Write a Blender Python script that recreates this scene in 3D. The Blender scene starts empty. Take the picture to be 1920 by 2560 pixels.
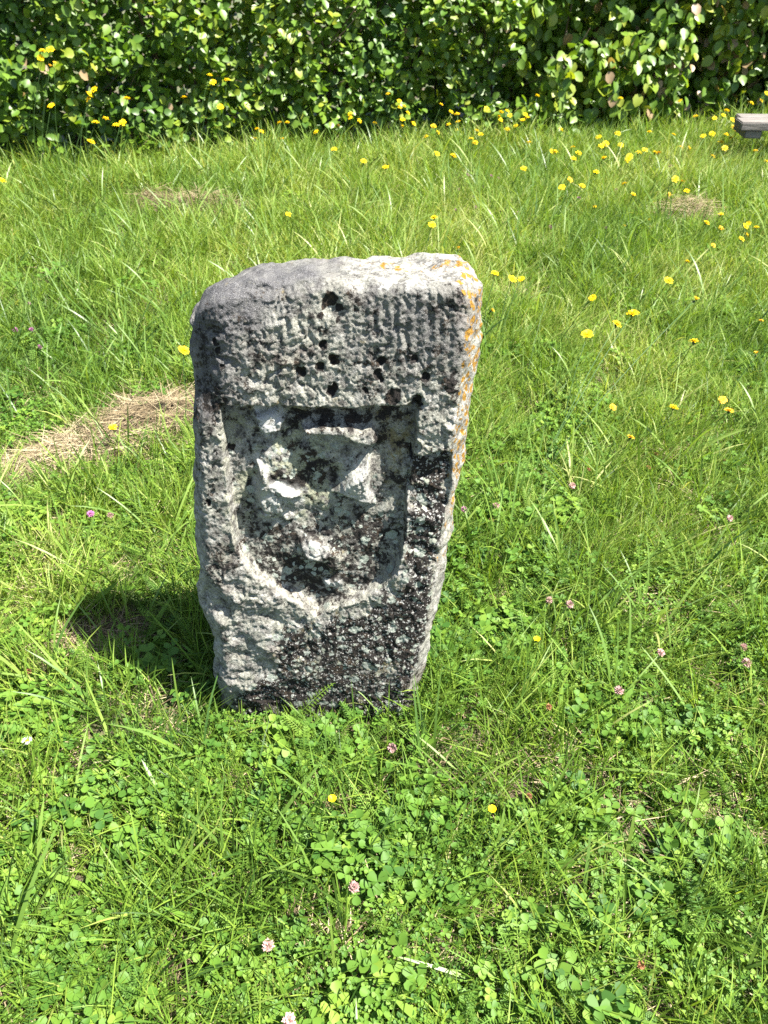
import bpy, math, random
import numpy as np
from mathutils import Matrix, Vector, Euler

random.seed(7)
rng = np.random.default_rng(7)
scene = bpy.context.scene
COL = scene.collection

# ------------------------------------------------------------------ camera
CAM_H, PITCH, FPX = 1.42, math.radians(39.5), 1850.0
cd = bpy.data.cameras.new('camera')
cam = bpy.data.objects.new('camera', cd)
COL.objects.link(cam)
cam.location = (0, 0, CAM_H)
cam.rotation_euler = (math.pi / 2 - PITCH, 0, 0)
cd.sensor_fit = 'VERTICAL'
cd.sensor_height = 34.6
cd.lens = FPX / 2560 * 34.6
cd.clip_start, cd.clip_end = 0.02, 600
cd.dof.use_dof = True
cd.dof.focus_distance = 1.25
cd.dof.aperture_fstop = 9.0
scene.camera = cam

# ------------------------------------------------------------------ light
SUN = Vector((0.48, -0.15, 0.87)).normalized()          # towards the sun
w = bpy.data.worlds.new('World')
scene.world = w
w.use_nodes = True
nt = w.node_tree
sky = nt.nodes.new('ShaderNodeTexSky')
sky.sky_type = 'NISHITA'
sky.sun_disc = False
sky.sun_elevation = math.asin(SUN.z)
sky.sun_rotation = math.atan2(SUN.x, SUN.y)
bg = nt.nodes['Background']
bg.inputs['Strength'].default_value = 0.062
nt.links.new(sky.outputs[0], bg.inputs['Color'])
sd = bpy.data.lights.new('sun', 'SUN')
sd.energy = 5.0
sd.angle = math.radians(0.53)
sd.color = (1.0, 0.955, 0.88)
so = bpy.data.objects.new('sun', sd)
COL.objects.link(so)
so.rotation_euler = (-SUN).to_track_quat('-Z', 'Y').to_euler()
so.location = SUN * 30

vs = scene.view_settings
scene.display_settings.display_device = 'sRGB'
vs.view_transform = 'Standard'
vs.look = 'None'
vs.gamma = 1
vs.exposure = 2.35
vs.use_curve_mapping = False
cy = scene.cycles
cy.max_bounces = 4
cy.sample_clamp_indirect = 6.0
cy.diffuse_bounces = 2
cy.glossy_bounces = 2
cy.transmission_bounces = 2
cy.transparent_max_bounces = 4
cy.use_denoising = False
cy.use_adaptive_sampling = False

# ------------------------------------------------------------------ pixel <-> place
CP, SP = math.cos(PITCH), math.sin(PITCH)
EYE = np.array([0, 0, CAM_H])
def ray(u, v):
    x = (np.asarray(u, float) - 960) / FPX
    y = (1280 - np.asarray(v, float)) / FPX
    return np.stack([x, CP + SP * y, -SP + CP * y], -1)
def at_z(u, v, z=0.0):
    d = ray(u, v)
    t = (z - CAM_H) / d[..., 2]
    return EYE + d * t[..., None]
def project(P):
    q = P - EYE
    dep = q[..., 1] * CP - q[..., 2] * SP
    yy = q[..., 1] * SP + q[..., 2] * CP
    return 960 + FPX * q[..., 0] / dep, 1280 - FPX * yy / dep, dep

# ------------------------------------------------------------------ noise
def _h(ix, iy, iz, seed):
    n = (ix * 374761393 + iy * 668265263 + iz * 2147483647 + seed * 1274126177) & 0xFFFFFFFF
    n = ((n ^ (n >> 13)) * 1274126177) & 0xFFFFFFFF
    n = ((n ^ (n >> 15)) * 2246822519) & 0xFFFFFFFF
    return ((n ^ (n >> 16)) & 0xFFFFFF) / 0xFFFFFF
def vnoise(x, y, z=0.0, seed=0):
    x, y, z = np.broadcast_arrays(np.asarray(x, float), np.asarray(y, float), np.asarray(z, float))
    fx, fy, fz = np.floor(x), np.floor(y), np.floor(z)
    ix, iy, iz = fx.astype(np.int64), fy.astype(np.int64), fz.astype(np.int64)
    a, b, c = x - fx, y - fy, z - fz
    a, b, c = a * a * (3 - 2 * a), b * b * (3 - 2 * b), c * c * (3 - 2 * c)
    r = 0
    for dx in (0, 1):
        for dy in (0, 1):
            for dz in (0, 1):
                r = r + (a if dx else 1 - a) * (b if dy else 1 - b) * (c if dz else 1 - c) * _h(ix + dx, iy + dy, iz + dz, seed)
    return r * 2 - 1
def fbm(x, y, z=0.0, seed=0, oct=4, gain=0.5):
    s, a, f = 0, 1.0, 1.0
    for i in range(oct):
        s = s + a * vnoise(np.asarray(x) * f, np.asarray(y) * f, np.asarray(z) * f, seed + i * 17)
        a *= gain
        f *= 2.03
    return s
def sst(e0, e1, x):
    t = np.clip((x - e0) / (e1 - e0), 0, 1)
    return t * t * (3 - 2 * t)
def gz(x, y):
    return 0.030 * fbm(np.asarray(x) * 0.9, np.asarray(y) * 0.9, 0, 3, 2) + 0.010 * vnoise(np.asarray(x) * 5, np.asarray(y) * 5, 0, 9)
def ground_px(u, v, z=0.0):
    P = at_z(u, v, z)
    for _ in range(3):
        d = ray(u, v)
        zz = gz(P[..., 0], P[..., 1]) + z
        P = EYE + d * ((zz - CAM_H) / d[..., 2])[..., None]
    return P

# ------------------------------------------------------------------ object helpers
def mesh_from(name, V, F, mat=None, smooth=False, attrs=None):
    """V (n,3) array, F list of index arrays of equal width or list of such blocks"""
    me = bpy.data.meshes.new(name)
    V = np.asarray(V, np.float32)
    blocks = F if isinstance(F, list) else [F]
    blocks = [np.asarray(b, np.int32) for b in blocks if len(b)]
    me.vertices.add(len(V))
    me.vertices.foreach_set('co', V.ravel())
    loops = np.concatenate([b.ravel() for b in blocks])
    sizes = np.concatenate([np.full(len(b), b.shape[1], np.int32) for b in blocks])
    starts = np.concatenate([[0], np.cumsum(sizes)[:-1]]).astype(np.int32)
    me.loops.add(len(loops))
    me.loops.foreach_set('vertex_index', loops)
    me.polygons.add(len(sizes))
    me.polygons.foreach_set('loop_start', starts)
    me.polygons.foreach_set('loop_total', sizes)
    if smooth:
        me.polygons.foreach_set('use_smooth', np.ones(len(sizes), bool))
    for k, a in (attrs or {}).items():
        at = me.attributes.new(k, 'FLOAT', 'POINT')
        at.data.foreach_set('value', np.asarray(a, np.float32))
    me.update(calc_edges=True)
    if mat:
        me.materials.append(mat)
    return me
def obj(name, me, parent=None, loc=(0, 0, 0)):
    o = bpy.data.objects.new(name, me)
    COL.objects.link(o)
    o.location = loc
    if parent:
        o.parent = parent
    return o
def tag(o, label=None, cat=None, group=None, kind=None):
    if label: o['label'] = label
    if cat: o['category'] = cat
    if group: o['group'] = group
    if kind: o['kind'] = kind
    return o
def empty(name, loc):
    o = bpy.data.objects.new(name, None)
    o.empty_display_size = 0.05
    COL.objects.link(o)
    o.location = loc
    return o

class Build:
    """collects small pieces (verts, faces of 3 or 4, per-vertex tint and t)"""
    def __init__(s):
        s.V, s.F3, s.F4, s.T, s.L, s.n = [], [], [], [], [], 0
    def add(s, V, F, tint=0.5, t=None):
        V = np.asarray(V, float)
        for f in F:
            (s.F3 if len(f) == 3 else s.F4).append([i + s.n for i in f])
        s.V.append(V)
        s.T.append(np.full(len(V), tint))
        s.L.append(np.zeros(len(V)) if t is None else np.asarray(t, float))
        s.n += len(V)
    def mesh(s, name, mat, smooth=True):
        bl = []
        if s.F3: bl.append(np.array(s.F3))
        if s.F4: bl.append(np.array(s.F4))
        return mesh_from(name, np.concatenate(s.V), bl, mat, smooth,
                         {'tint': np.concatenate(s.T), 'along': np.concatenate(s.L)})

# ------------------------------------------------------------------ materials
def newmat(name):
    m = bpy.data.materials.new(name)
    m.use_nodes = True
    m.node_tree.nodes.clear()
    return m
class N:
    """thin helper over a node tree"""
    def __init__(s, m):
        s.t = m.node_tree
    def n(s, typ, **kw):
        nd = s.t.nodes.new(typ)
        for k, v in kw.items():
            if k.startswith('i_'):
                key = k[2:].replace('_', ' ')
                s.put(nd.inputs[key], v)
            else:
                setattr(nd, k, v)
        return nd
    def put(s, sock, v):
        if isinstance(v, bpy.types.NodeSocket):
            s.t.links.new(v, sock)
        elif isinstance(v, bpy.types.Node):
            s.t.links.new(v.outputs[0], sock)
        else:
            if sock.type == 'RGBA' and len(v) == 3:
                v = (*v, 1)
            sock.default_value = v
    def math(s, op, a, b=None, c=None, clamp=False):
        nd = s.t.nodes.new('ShaderNodeMath')
        nd.operation = op
        nd.use_clamp = clamp
        for i, x in enumerate((a, b, c)):
            if x is not None:
                s.put(nd.inputs[i], x)
        return nd.outputs[0]
    def mix(s, fac, a, b):
        nd = s.t.nodes.new('ShaderNodeMix')
        nd.data_type = 'RGBA'
        s.put(nd.inputs[0], fac)
        s.put(nd.inputs[6], a)
        s.put(nd.inputs[7], b)
        return nd.outputs[2]
    def ramp(s, fac, stops, interp='LINEAR'):
        nd = s.t.nodes.new('ShaderNodeValToRGB')
        cr = nd.color_ramp
        cr.interpolation = interp
        while len(cr.elements) < len(stops):
            cr.elements.new(0.5)
        for e, (p, c) in zip(cr.elements, stops):
            e.position = p
            e.color = (*c, 1) if len(c) == 3 else c
        s.put(nd.inputs[0], fac)
        return nd.outputs[0]
    def step(s, x, lo, hi):
        nd = s.t.nodes.new('ShaderNodeMapRange')
        nd.interpolation_type = 'SMOOTHSTEP'
        s.put(nd.inputs[0], x)
        nd.inputs[1].default_value = lo
        nd.inputs[2].default_value = hi
        return nd.outputs[0]
    def attr(s, name):
        nd = s.t.nodes.new('ShaderNodeAttribute')
        nd.attribute_name = name
        return nd.outputs['Fac']
    def noise(s, co, scale, detail=3, rough=0.55, dist=0.0):
        nd = s.t.nodes.new('ShaderNodeTexNoise')
        s.put(nd.inputs['Vector'], co)
        nd.inputs['Scale'].default_value = scale
        nd.inputs['Detail'].default_value = detail
        nd.inputs['Roughness'].default_value = rough
        nd.inputs['Distortion'].default_value = dist
        return nd.outputs['Fac']
    def vor(s, co, scale, feature='F1', rnd=1.0):
        nd = s.t.nodes.new('ShaderNodeTexVoronoi')
        nd.feature = feature
        s.put(nd.inputs['Vector'], co)
        nd.inputs['Scale'].default_value = scale
        nd.inputs['Randomness'].default_value = rnd
        return nd
    def out(s, shader):
        o = s.t.nodes.new('ShaderNodeOutputMaterial')
        s.t.links.new(shader, o.inputs['Surface'])

def leaf_mat(name, stops, trans=0.4, rough=0.45, spec=0.4, base_pale=None, tcol=(1.25, 1.2, 0.55), rand=0.25):
    m = newmat(name)
    k = N(m)
    info = k.n('ShaderNodeObjectInfo')
    tint = k.attr('tint')
    sh_ = k.n('ShaderNodeAttribute', attribute_type='INSTANCER', attribute_name='shade')
    tint = k.math('ADD', tint, sh_.outputs['Fac'])
    f = k.math('ADD', k.math('MULTIPLY', tint, 1.0), k.math('MULTIPLY', k.math('SUBTRACT', info.outputs['Random'], 0.5), rand), clamp=True)
    col = k.ramp(f, stops)
    if base_pale:
        col = k.mix(k.math('MULTIPLY', k.step(k.attr('along'), 0.28, 0.0), 0.8), col, base_pale)
    pr = k.n('ShaderNodeBsdfPrincipled', i_Base_Color=col, i_Roughness=rough)
    pr.inputs['Specular IOR Level'].default_value = spec
    mul = k.n('ShaderNodeMix', data_type='RGBA', blend_type='MULTIPLY')
    mul.inputs[0].default_value = 1
    k.put(mul.inputs[6], col)
    mul.inputs[7].default_value = (*tcol, 1)
    tr = k.n('ShaderNodeBsdfTranslucent', i_Color=mul.outputs[2])
    mx = k.n('ShaderNodeMixShader')
    mx.inputs[0].default_value = trans
    k.t.links.new(pr.outputs[0], mx.inputs[1])
    k.t.links.new(tr.outputs[0], mx.inputs[2])
    k.out(mx.outputs[0])
    return m
def flat_mat(name, col, rough=0.6, var=0.25, trans=0.0, scale=40):
    m = newmat(name)
    k = N(m)
    tc = k.n('ShaderNodeTexCoord')
    info = k.n('ShaderNodeObjectInfo')
    n1 = k.noise(tc.outputs['Object'], scale, 3)
    f = k.math('ADD', n1, k.math('MULTIPLY', info.outputs['Random'], 0.4))
    lo = tuple(c * (1 - var) for c in col)
    hi = tuple(min(1, c * (1 + var)) for c in col)
    c = k.ramp(f, [(0.35, lo), (0.95, hi)])
    pr = k.n('ShaderNodeBsdfPrincipled', i_Base_Color=c, i_Roughness=rough)
    pr.inputs['Specular IOR Level'].default_value = 0.2
    sh = pr.outputs[0]
    if trans:
        tr = k.n('ShaderNodeBsdfTranslucent', i_Color=c)
        mx = k.n('ShaderNodeMixShader')
        mx.inputs[0].default_value = trans
        k.t.links.new(pr.outputs[0], mx.inputs[1])
        k.t.links.new(tr.outputs[0], mx.inputs[2])
        sh = mx.outputs[0]
    k.out(sh)
    return m

GRASS = [(0.0, (0.032, 0.075, 0.011)), (0.4, (0.100, 0.180, 0.020)), (0.75, (0.172, 0.250, 0.032)), (1.0, (0.310, 0.330, 0.100))]
M_grass = leaf_mat('grass_blade', GRASS, 0.40, 0.5, 0.28, base_pale=(0.17, 0.19, 0.06))
M_long = leaf_mat('long_grass_blade', [(0, (0.040, 0.090, 0.018)), (0.5, (0.108, 0.188, 0.030)), (0.85, (0.185, 0.255, 0.05)), (1, (0.30, 0.32, 0.11))], 0.38, 0.42, 0.42)
M_clover = leaf_mat('clover_leaf', [(0, (0.040, 0.105, 0.016)), (0.5, (0.095, 0.190, 0.024)), (1, (0.180, 0.270, 0.034))], 0.42, 0.55, 0.25)
M_yarrow = leaf_mat('yarrow_leaf', [(0, (0.045, 0.105, 0.020)), (0.5, (0.092, 0.178, 0.028)), (1, (0.155, 0.24, 0.036))], 0.38, 0.6, 0.2)
M_dead = leaf_mat('dead_grass', [(0, (0.070, 0.050, 0.028)), (0.45, (0.185, 0.142, 0.080)), (1, (0.35, 0.295, 0.185))], 0.12, 0.7, 0.2, tcol=(1, 0.9, 0.6))
M_hedge = leaf_mat('hedge_leaf', [(0, (0.030, 0.075, 0.012)), (0.35, (0.070, 0.145, 0.018)), (0.7, (0.130, 0.215, 0.022)), (0.90, (0.230, 0.270, 0.024)), (0.935, (0.24, 0.16, 0.060)), (1.0, (0.30, 0.22, 0.15))], 0.42, 0.42, 0.42, tcol=(1.3, 1.25, 0.35), rand=0.0)
M_bark = flat_mat('hedge_bark', (0.09, 0.065, 0.045), 0.9)
M_stemg = flat_mat('flower_stem_green', (0.040, 0.080, 0.022), 0.5)
M_yellow = flat_mat('yellow_petal', (0.80, 0.56, 0.010), 0.55, 0.15, 0.2, 300)
M_orange = flat_mat('fading_petal', (0.70, 0.40, 0.025), 0.6, 0.3, 0.15, 300)
M_butter = flat_mat('buttercup_petal', (0.82, 0.66, 0.012), 0.25, 0.1, 0.2, 300)
M_invol = flat_mat('green_involucre', (0.035, 0.055, 0.020), 0.6)
M_pink = flat_mat('clover_floret_pink', (0.40, 0.25, 0.23), 0.6, 0.4, 0.25, 250)
M_purple = flat_mat('clover_floret_purple', (0.34, 0.12, 0.26), 0.6, 0.35, 0.2, 250)
M_brownfl = flat_mat('clover_floret_brown', (0.20, 0.09, 0.045), 0.8, 0.4, 0.1, 250)
M_white = flat_mat('daisy_ray_white', (0.80, 0.80, 0.78), 0.5, 0.05, 0.2, 300)

# ground
def ground_material():
    m = newmat('soil_and_moss')
    k = N(m)
    tc = k.n('ShaderNodeTexCoord')
    co = tc.outputs['Object']
    a = k.noise(co, 3.0, 5, 0.6)
    b = k.noise(co, 45.0, 4, 0.6)
    soil = k.ramp(b, [(0.3, (0.022, 0.016, 0.010)), (0.6, (0.075, 0.055, 0.030)), (0.85, (0.17, 0.13, 0.075))])
    moss = k.ramp(b, [(0.3, (0.020, 0.042, 0.010)), (0.8, (0.075, 0.115, 0.024))])
    c = k.mix(k.step(a, 0.40, 0.58), soil, moss)
    bp = k.n('ShaderNodeBump', i_Height=b)
    bp.inputs['Distance'].default_value = 0.015
    pr = k.n('ShaderNodeBsdfPrincipled', i_Base_Color=c, i_Roughness=0.95, i_Normal=bp)
    k.out(pr.outputs[0])
    return m
# ------------------------------------------------------------------ ground sheet
xs = np.concatenate([[-300, -120, -50, -22, -13], np.arange(-9, 9.01, 0.11), [13, 22, 50, 120, 300]])
ys = np.concatenate([[-300, -120, -50, -20, -8, -4], np.arange(-2, 10.01, 0.11), [14, 24, 50, 120, 300]])
GX, GY = np.meshgrid(xs, ys)
GZ = gz(GX, GY)
nx, ny = len(xs), len(ys)
ii = np.arange(nx * ny).reshape(ny, nx)
GF = np.stack([ii[:-1, :-1], ii[:-1, 1:], ii[1:, 1:], ii[1:, :-1]], -1).reshape(-1, 4)
g = obj('ground', mesh_from('ground', np.stack([GX, GY, GZ], -1).reshape(-1, 3), GF, ground_material(), True))
tag(g, kind='structure')

# ================================================================== THE STONE
LEAN = math.radians(4.0)
Y0 = 0.975
ES = np.array([0, math.sin(LEAN), math.cos(LEAN)])      # up the face
EN = np.array([0, -math.cos(LEAN), math.sin(LEAN)])     # out of the face
ORG = np.array([-0.15, Y0, 0.0])
def face_px(u, v, back=0.0):
    """pixel -> (X,Z) on the face plane pushed back by 'back' metres"""
    d = ray(u, v)
    o = ORG - EN * back
    t = ((o - EYE) @ EN) / (d @ EN)
    P = EYE + d * t[..., None] - o
    return P[..., 0], P @ ES
T_ST = 0.155
def curve(pts, back=0.0):
    p = np.array(pts, float)
    return face_px(p[:, 0], p[:, 1], back)
Lpx = [(486, 700), (472, 740), (460, 790), (461, 815), (468, 828), (469, 900), (470, 960), (473, 1020), (478, 1100), (480, 1180), (483, 1260), (487, 1340), (491, 1400), (497, 1480), (503, 1520), (515, 1560), (528, 1600), (534, 1650), (540, 1700), (550, 1750), (560, 1800), (566, 1860)]
Rfpx = [(1155, 690), (1168, 740), (1174, 790), (1172, 830), (1166, 900), (1160, 960), (1154, 1000), (1148, 1060), (1138, 1120), (1130, 1200), (1124, 1260), (1114, 1300), (1104, 1350), (1096, 1400), (1084, 1500), (1066, 1580), (1054, 1630), (1036, 1690), (1020, 1750), (1008, 1800), (996, 1860)]
Rspx = [(1180, 660), (1203, 700), (1206, 735), (1201, 770), (1198, 810), (1190, 828), (1197, 850), (1194, 920), (1188, 960), (1177, 1010), (1172, 1060), (1160, 1140), (1145, 1200), (1138, 1250), (1134, 1300), (1129, 1330), (1117, 1348), (1112, 1400), (1098, 1500), (1083, 1560), (1068, 1640), (1055, 1700), (1040, 1745), (1018, 1800), (1006, 1860)]
Tfpx = [(474, 800), (490, 765), (520, 738), (560, 728), (620, 718), (700, 722), (760, 705), (850, 695), (900, 702), (960, 706), (1000, 703), (1080, 700), (1130, 697), (1165, 702), (1200, 715)]
Tbpx = [(470, 780), (497, 728), (530, 700), (580, 688), (640, 671), (700, 661), (760, 650), (805, 648), (822, 656), (860, 658), (920, 655), (1000, 650), (1060, 645), (1120, 641), (1162, 643), (1182, 668), (1206, 700)]
def tab(pts, back, by):       # returns sorted lookup
    X, Z = curve(pts, back)
    a, b = (Z, X) if by == 'Z' else (X, Z)
    o = np.argsort(a)
    return a[o], b[o]
Lt, Rf, Rs = tab(Lpx, 0.02, 'Z'), tab(Rfpx, 0.0, 'Z'), tab(Rspx, 0.06, 'Z')
Tf, Tb = tab(Tfpx, 0.01, 'X'), tab(Tbpx, T_ST * 0.8, 'X')

# rounded box grid
na, nb, nc = 320, 44, 600
W0, H0, R0 = 0.43, 1.1, 0.020
def face_grid(ax, side):
    dims = [na, nb, nc]
    o = [i for i in range(3) if i != ax]
    A, B = np.meshgrid(np.linspace(0, 1, dims[o[0]] + 1), np.linspace(0, 1, dims[o[1]] + 1), indexing='ij')
    P = np.zeros(A.shape + (3,))
    P[..., o[0]], P[..., o[1]], P[..., ax] = A, B, side
    return P, A.shape
Vs, Fs, off = [], [], 0
for ax in range(3):
    for side in (0, 1):
        P, sh = face_grid(ax, side)
        idx = np.arange(sh[0] * sh[1]).reshape(sh) + off
        q = np.stack([idx[:-1, :-1], idx[1:, :-1], idx[1:, 1:], idx[:-1, 1:]], -1).reshape(-1, 4)
        flip = (side == 0) if ax != 1 else (side == 1)
        if flip:
            q = q[:, ::-1]
        Vs.append(P.reshape(-1, 3)); Fs.append(q); off += sh[0] * sh[1]
U = np.concatenate(Vs); Fq = np.concatenate(Fs)
key = np.round(U * 1e5).astype(np.int64)
key = key[:, 0] * 10**12 + key[:, 1] * 10**6 + key[:, 2]
_, first, inv = np.unique(key, return_index=True, return_inverse=True)
U = U[first]; Fq = inv.ravel()[Fq]
dim = np.array([W0, T_ST, H0])
B = (U - 0.5) * dim
inner = dim / 2 - R0
cl = np.clip(B, -inner, inner)
df = B - cl
ln = np.linalg.norm(df, axis=1, keepdims=True)
nrm = df / np.maximum(ln, 1e-9)
B2 = cl + nrm * R0
abc = B2 / dim + 0.5
a, b, c = abc[:, 0], abc[:, 1], abc[:, 2]
ZB = -0.12
bt = sst(0, 1, b)
# solve X and Z together (two passes)
Xg = -0.2 + 0.42 * a
for _ in range(3):
    zt = np.interp(Xg, *Tf) * (1 - bt) + np.interp(Xg, *Tb) * bt
    Zg = ZB + (zt - ZB) * c
    L = np.interp(Zg, *Lt)
    R = np.interp(Zg, *Rf) * (1 - sst(0, 0.42, b)) + np.interp(Zg, *Rs) * sst(0, 0.42, b)
    shr = 0.03 * sst(0.6, 1.0, b)
    Xg = (L + shr) + (R - L - 1.6 * shr) * a
Yg = b * T_ST
World = ORG + Xg[:, None] * np.array([1, 0, 0]) + Zg[:, None] * ES - Yg[:, None] * EN
pu, pv, _ = project(World)
front = sst(0.25, 0.8, -nrm[:, 1])

# ---- relief of the front, in metres, laid out on the face
def poly_sd(px, py, pts):
    p = np.array(pts, float)
    d = np.full(px.shape, 1e9); inside = np.zeros(px.shape, bool)
    for i in range(len(p)):
        x0, y0 = p[i]; x1, y1 = p[(i + 1) % len(p)]
        ex, ey = x1 - x0, y1 - y0
        t = np.clip(((px - x0) * ex + (py - y0) * ey) / (ex * ex + ey * ey), 0, 1)
        d = np.minimum(d, (px - x0 - t * ex) ** 2 + (py - y0 - t * ey) ** 2)
        cr = ((y0 > py) != (y1 > py)) & (px < (x1 - x0) * (py - y0) / (y1 - y0 + 1e-12) + x0)
        inside ^= cr
    return np.where(inside, -1, 1) * np.sqrt(d)
def blob(cx, cy, rx, ry, rot=0.0, p=2.0):
    r = math.radians(rot)
    dx, dy = puw - cx, pvw - cy
    x = (dx * math.cos(r) + dy * math.sin(r)) / rx
    y = (-dx * math.sin(r) + dy * math.cos(r)) / ry
    return np.exp(-np.power(x * x + y * y, p / 2))
puw = pu + 5.0 * fbm(pu / 14, pv / 14, 0, 201, 3)
pvw = pv + 5.0 * fbm(pu / 14, pv / 14, 0, 231, 3)
wob = 4.0 * fbm(pu / 30, pv / 30, 0, 5, 3)
RECESS = [(551, 1016), (640, 1018), (760, 1021), (900, 1021), (1044, 1016), (1042, 1080), (1034, 1140), (1026, 1200), (1018, 1270), (1012, 1330), (1004, 1390), (992, 1432), (955, 1470), (900, 1500), (850, 1514), (822, 1520), (795, 1540), (775, 1530), (745, 1508), (690, 1484), (640, 1440), (608, 1405), (592, 1370), (582, 1320), (574, 1260), (566, 1190), (558, 1120), (552, 1060)]
sdR = poly_sd(pu, pv, RECESS) + wob * 0.6
inR = sst(4, -6, sdR)
H = -0.027 * inR
H += 0.0030 * np.exp(-(sdR / 14.0) ** 2) * sst(1300, 1450, pv) * (0.6 + 0.8 * vnoise(pu / 40, pv / 40, 0, 15))            # raised worn lip round the lower rim
# left shoulder and left rim fall away
SH = np.zeros_like(H)
dl = pu - np.interp(pv, [p[1] for p in Lpx], [p[0] for p in Lpx])
SH -= 0.032 * sst(115, 0, dl) ** 1.4 * sst(1080, 950, pv)
SH -= 0.014 * sst(42, 0, dl) ** 1.5 * sst(900, 1050, pv)
H -= 0.012 * sst(1640, 1860, pv)
# top: rough facet, scoop below it
vt = np.interp(pu, [p[0] for p in Tfpx], [p[1] for p in Tfpx])
dt = pv - vt
SH -= (0.010 + 0.014 * sst(760, 560, pu)) * sst(38, -8, dt) ** 1.4
H -= 0.006 * sst(120, 20, dt) * sst(860, 800, pu) * sst(600, 660, pu)
H -= 0.010 * blob(905, 700, 26, 40) + 0.008 * blob(620, 760, 70, 40, -10)
# vertical tooling on the upper right
tool = sst(850, 930, pu) * sst(1160, 1120, pu) * sst(715, 760, pv) * sst(960, 900, pv)
tool2 = sst(660, 700, pu) * sst(800, 760, pu) * sst(760, 800, pv) * sst(960, 920, pv)
H += 0.0011 * (tool + 0.8 * tool2) * np.sin(pu / 27 * 2 * math.pi + 1.5 * vnoise(pu / 60, pv / 50, 0, 4))
# the broken right rim: missing between two ledges
BRK = [(1030, 1138), (1060, 1142), (1088, 1135), (1150, 1130), (1140, 1200), (1128, 1262), (1086, 1302), (1052, 1282), (1014, 1276), (1022, 1200)]
H -= 0.016 * sst(4, -8, poly_sd(pu, pv, BRK) + wob * 0.8) * sst(1200, 1120, pu + 0.12 * (pv - 1200))
H -= 0.004 * sst(1290, 1330, pv) * sst(1460, 1400, pv) * sst(1005, 1040, pu)
# holes
for x, y, r, dp in [(755, 931, 10, 6), (800, 918, 12, 6), (836, 900, 11, 7), (807, 863, 8, 5), (829, 977, 14, 7), (822, 762, 24, 4), (845, 778, 22, 3), (558, 919, 6, 5), (535, 861, 6, 4), (542, 877, 5, 4), (956, 901, 12, 7), (1033, 901, 10, 6), (945, 936, 9, 5), (952, 949, 7, 5), (1064, 944, 9, 5), (1104, 956, 8, 4), (983, 995, 18, 3), (912, 977, 7, 5), (929, 889, 5, 4), (1043, 1013, 18, 15), (521, 1256, 9, 6), (572, 1134, 6, 4), (697, 1252, 6, 4), (654, 1295, 9, 6), (517, 1147, 5, 4), (640, 920, 9, 4), (700, 1000, 12, 3)]:
    H -= 0.001 * dp * blob(x, y, r, r, p=4)
# carving in the panel: brow bar, two worn lobes, mouth, flake
def raise_(poly, h, soft=9, wb=0.8):
    global H
    H = H + h * sst(soft * 0.4, -soft, poly_sd(pu, pv, poly) + wob * wb)
raise_([(632, 1050), (690, 1040), (712, 1062), (704, 1094), (660, 1098), (636, 1078)], 0.018, 12)
raise_([(748, 1080), (800, 1072), (870, 1074), (905, 1084), (930, 1076), (944, 1112), (920, 1120), (880, 1116), (870, 1100), (820, 1096), (770, 1100)], 0.025, 8)
H -= 0.006 * blob(800, 1052, 130, 14, 0, 4)
H += 0.013 * blob(672, 1170, 24, 60, 12, 2.4) + 0.008 * blob(700, 1205, 34, 40)
LOBE_L = [(640, 1170), (662, 1176), (678, 1210), (712, 1236), (752, 1248), (748, 1258), (706, 1254), (712, 1292), (690, 1312), (652, 1312), (640, 1250)]
raise_(LOBE_L, 0.016, 12)
H += 0.006 * blob(712, 1312, 18, 8, 10)
LOBE_R = [(828, 1246), (860, 1212), (905, 1180), (922, 1150), (930, 1190), (926, 1240), (938, 1282), (905, 1272), (870, 1256)]
raise_(LOBE_R, 0.021, 16)
H += 0.010 * blob(892, 1200, 38, 46, -20)
H += 0.024 * blob(786, 1384, 40, 24, 10, 5) + 0.014 * blob(832, 1414, 30, 24, 20, 5) + 0.008 * blob(770, 1405, 40, 26, 0)
H += 0.007 * blob(831, 1476, 22, 11, 8, 3)
H += 0.006 * blob(820, 1450, 70, 40)
H += 0.004 * inR * fbm(pu / 55, pv / 55, 0, 21, 3)
# diagonal notch, upper left
raise_([(655, 962), (668, 935), (712, 915), (705, 928), (676, 948), (660, 972)], -0.007, 6, 0.3)
raise_([(690, 905), (732, 894), (745, 912), (700, 922)], 0.006, 12)
# scallops lower left and general weathering
ll = sst(740, 640, pu) * sst(1430, 1500, pv)
H += ll * 0.008 * fbm(pu / 75, pv / 42, 0, 31, 3)
wx_, wy_ = pu + 16 * fbm(pu / 40, pv / 40, 0, 401, 3), pv + 16 * fbm(pu / 40, pv / 40, 0, 421, 3)
rough = 1 + 0.7 * (sst(10, -10, poly_sd(pu, pv, LOBE_L)) + sst(10, -10, poly_sd(pu, pv, LOBE_R)) + blob(800, 1395, 50, 34, 10)) - 0.72 * inR - 0.55 * sst(110, 20, dl) * sst(1050, 980, pv)
H += 0.0026 * rough * fbm((wx_ + 0.4 * wy_) / 36, (wy_ - 0.4 * wx_) / 30, 0, 41, 4, 0.6) * (0.6 + 0.8 * sst(-0.4, 0.5, vnoise(pu / 120, pv / 120, 0, 43)))
pit = np.maximum(0, vnoise((wx_ + 0.5 * wy_) / 13, (wy_ - 0.5 * wx_) / 12, 0, 77) - 0.10)
H -= 0.0046 * rough * pit * sst(-0.5, 0.4, vnoise(pu / 70, pv / 70, 0, 79))
H += 0.0011 * fbm(pu / 7, pv / 7, 0, 55, 2)
edge_n = 0.006 * fbm(World[:, 0] * 16, World[:, 1] * 16, World[:, 2] * 16, 61, 4, 0.55) + 0.0035 * vnoise(World[:, 0] * 60, World[:, 1] * 60, World[:, 2] * 60, 71)
Nw = nrm[:, :1] * np.array([1, 0, 0]) - nrm[:, 1:2] * EN + nrm[:, 2:3] * ES
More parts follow.
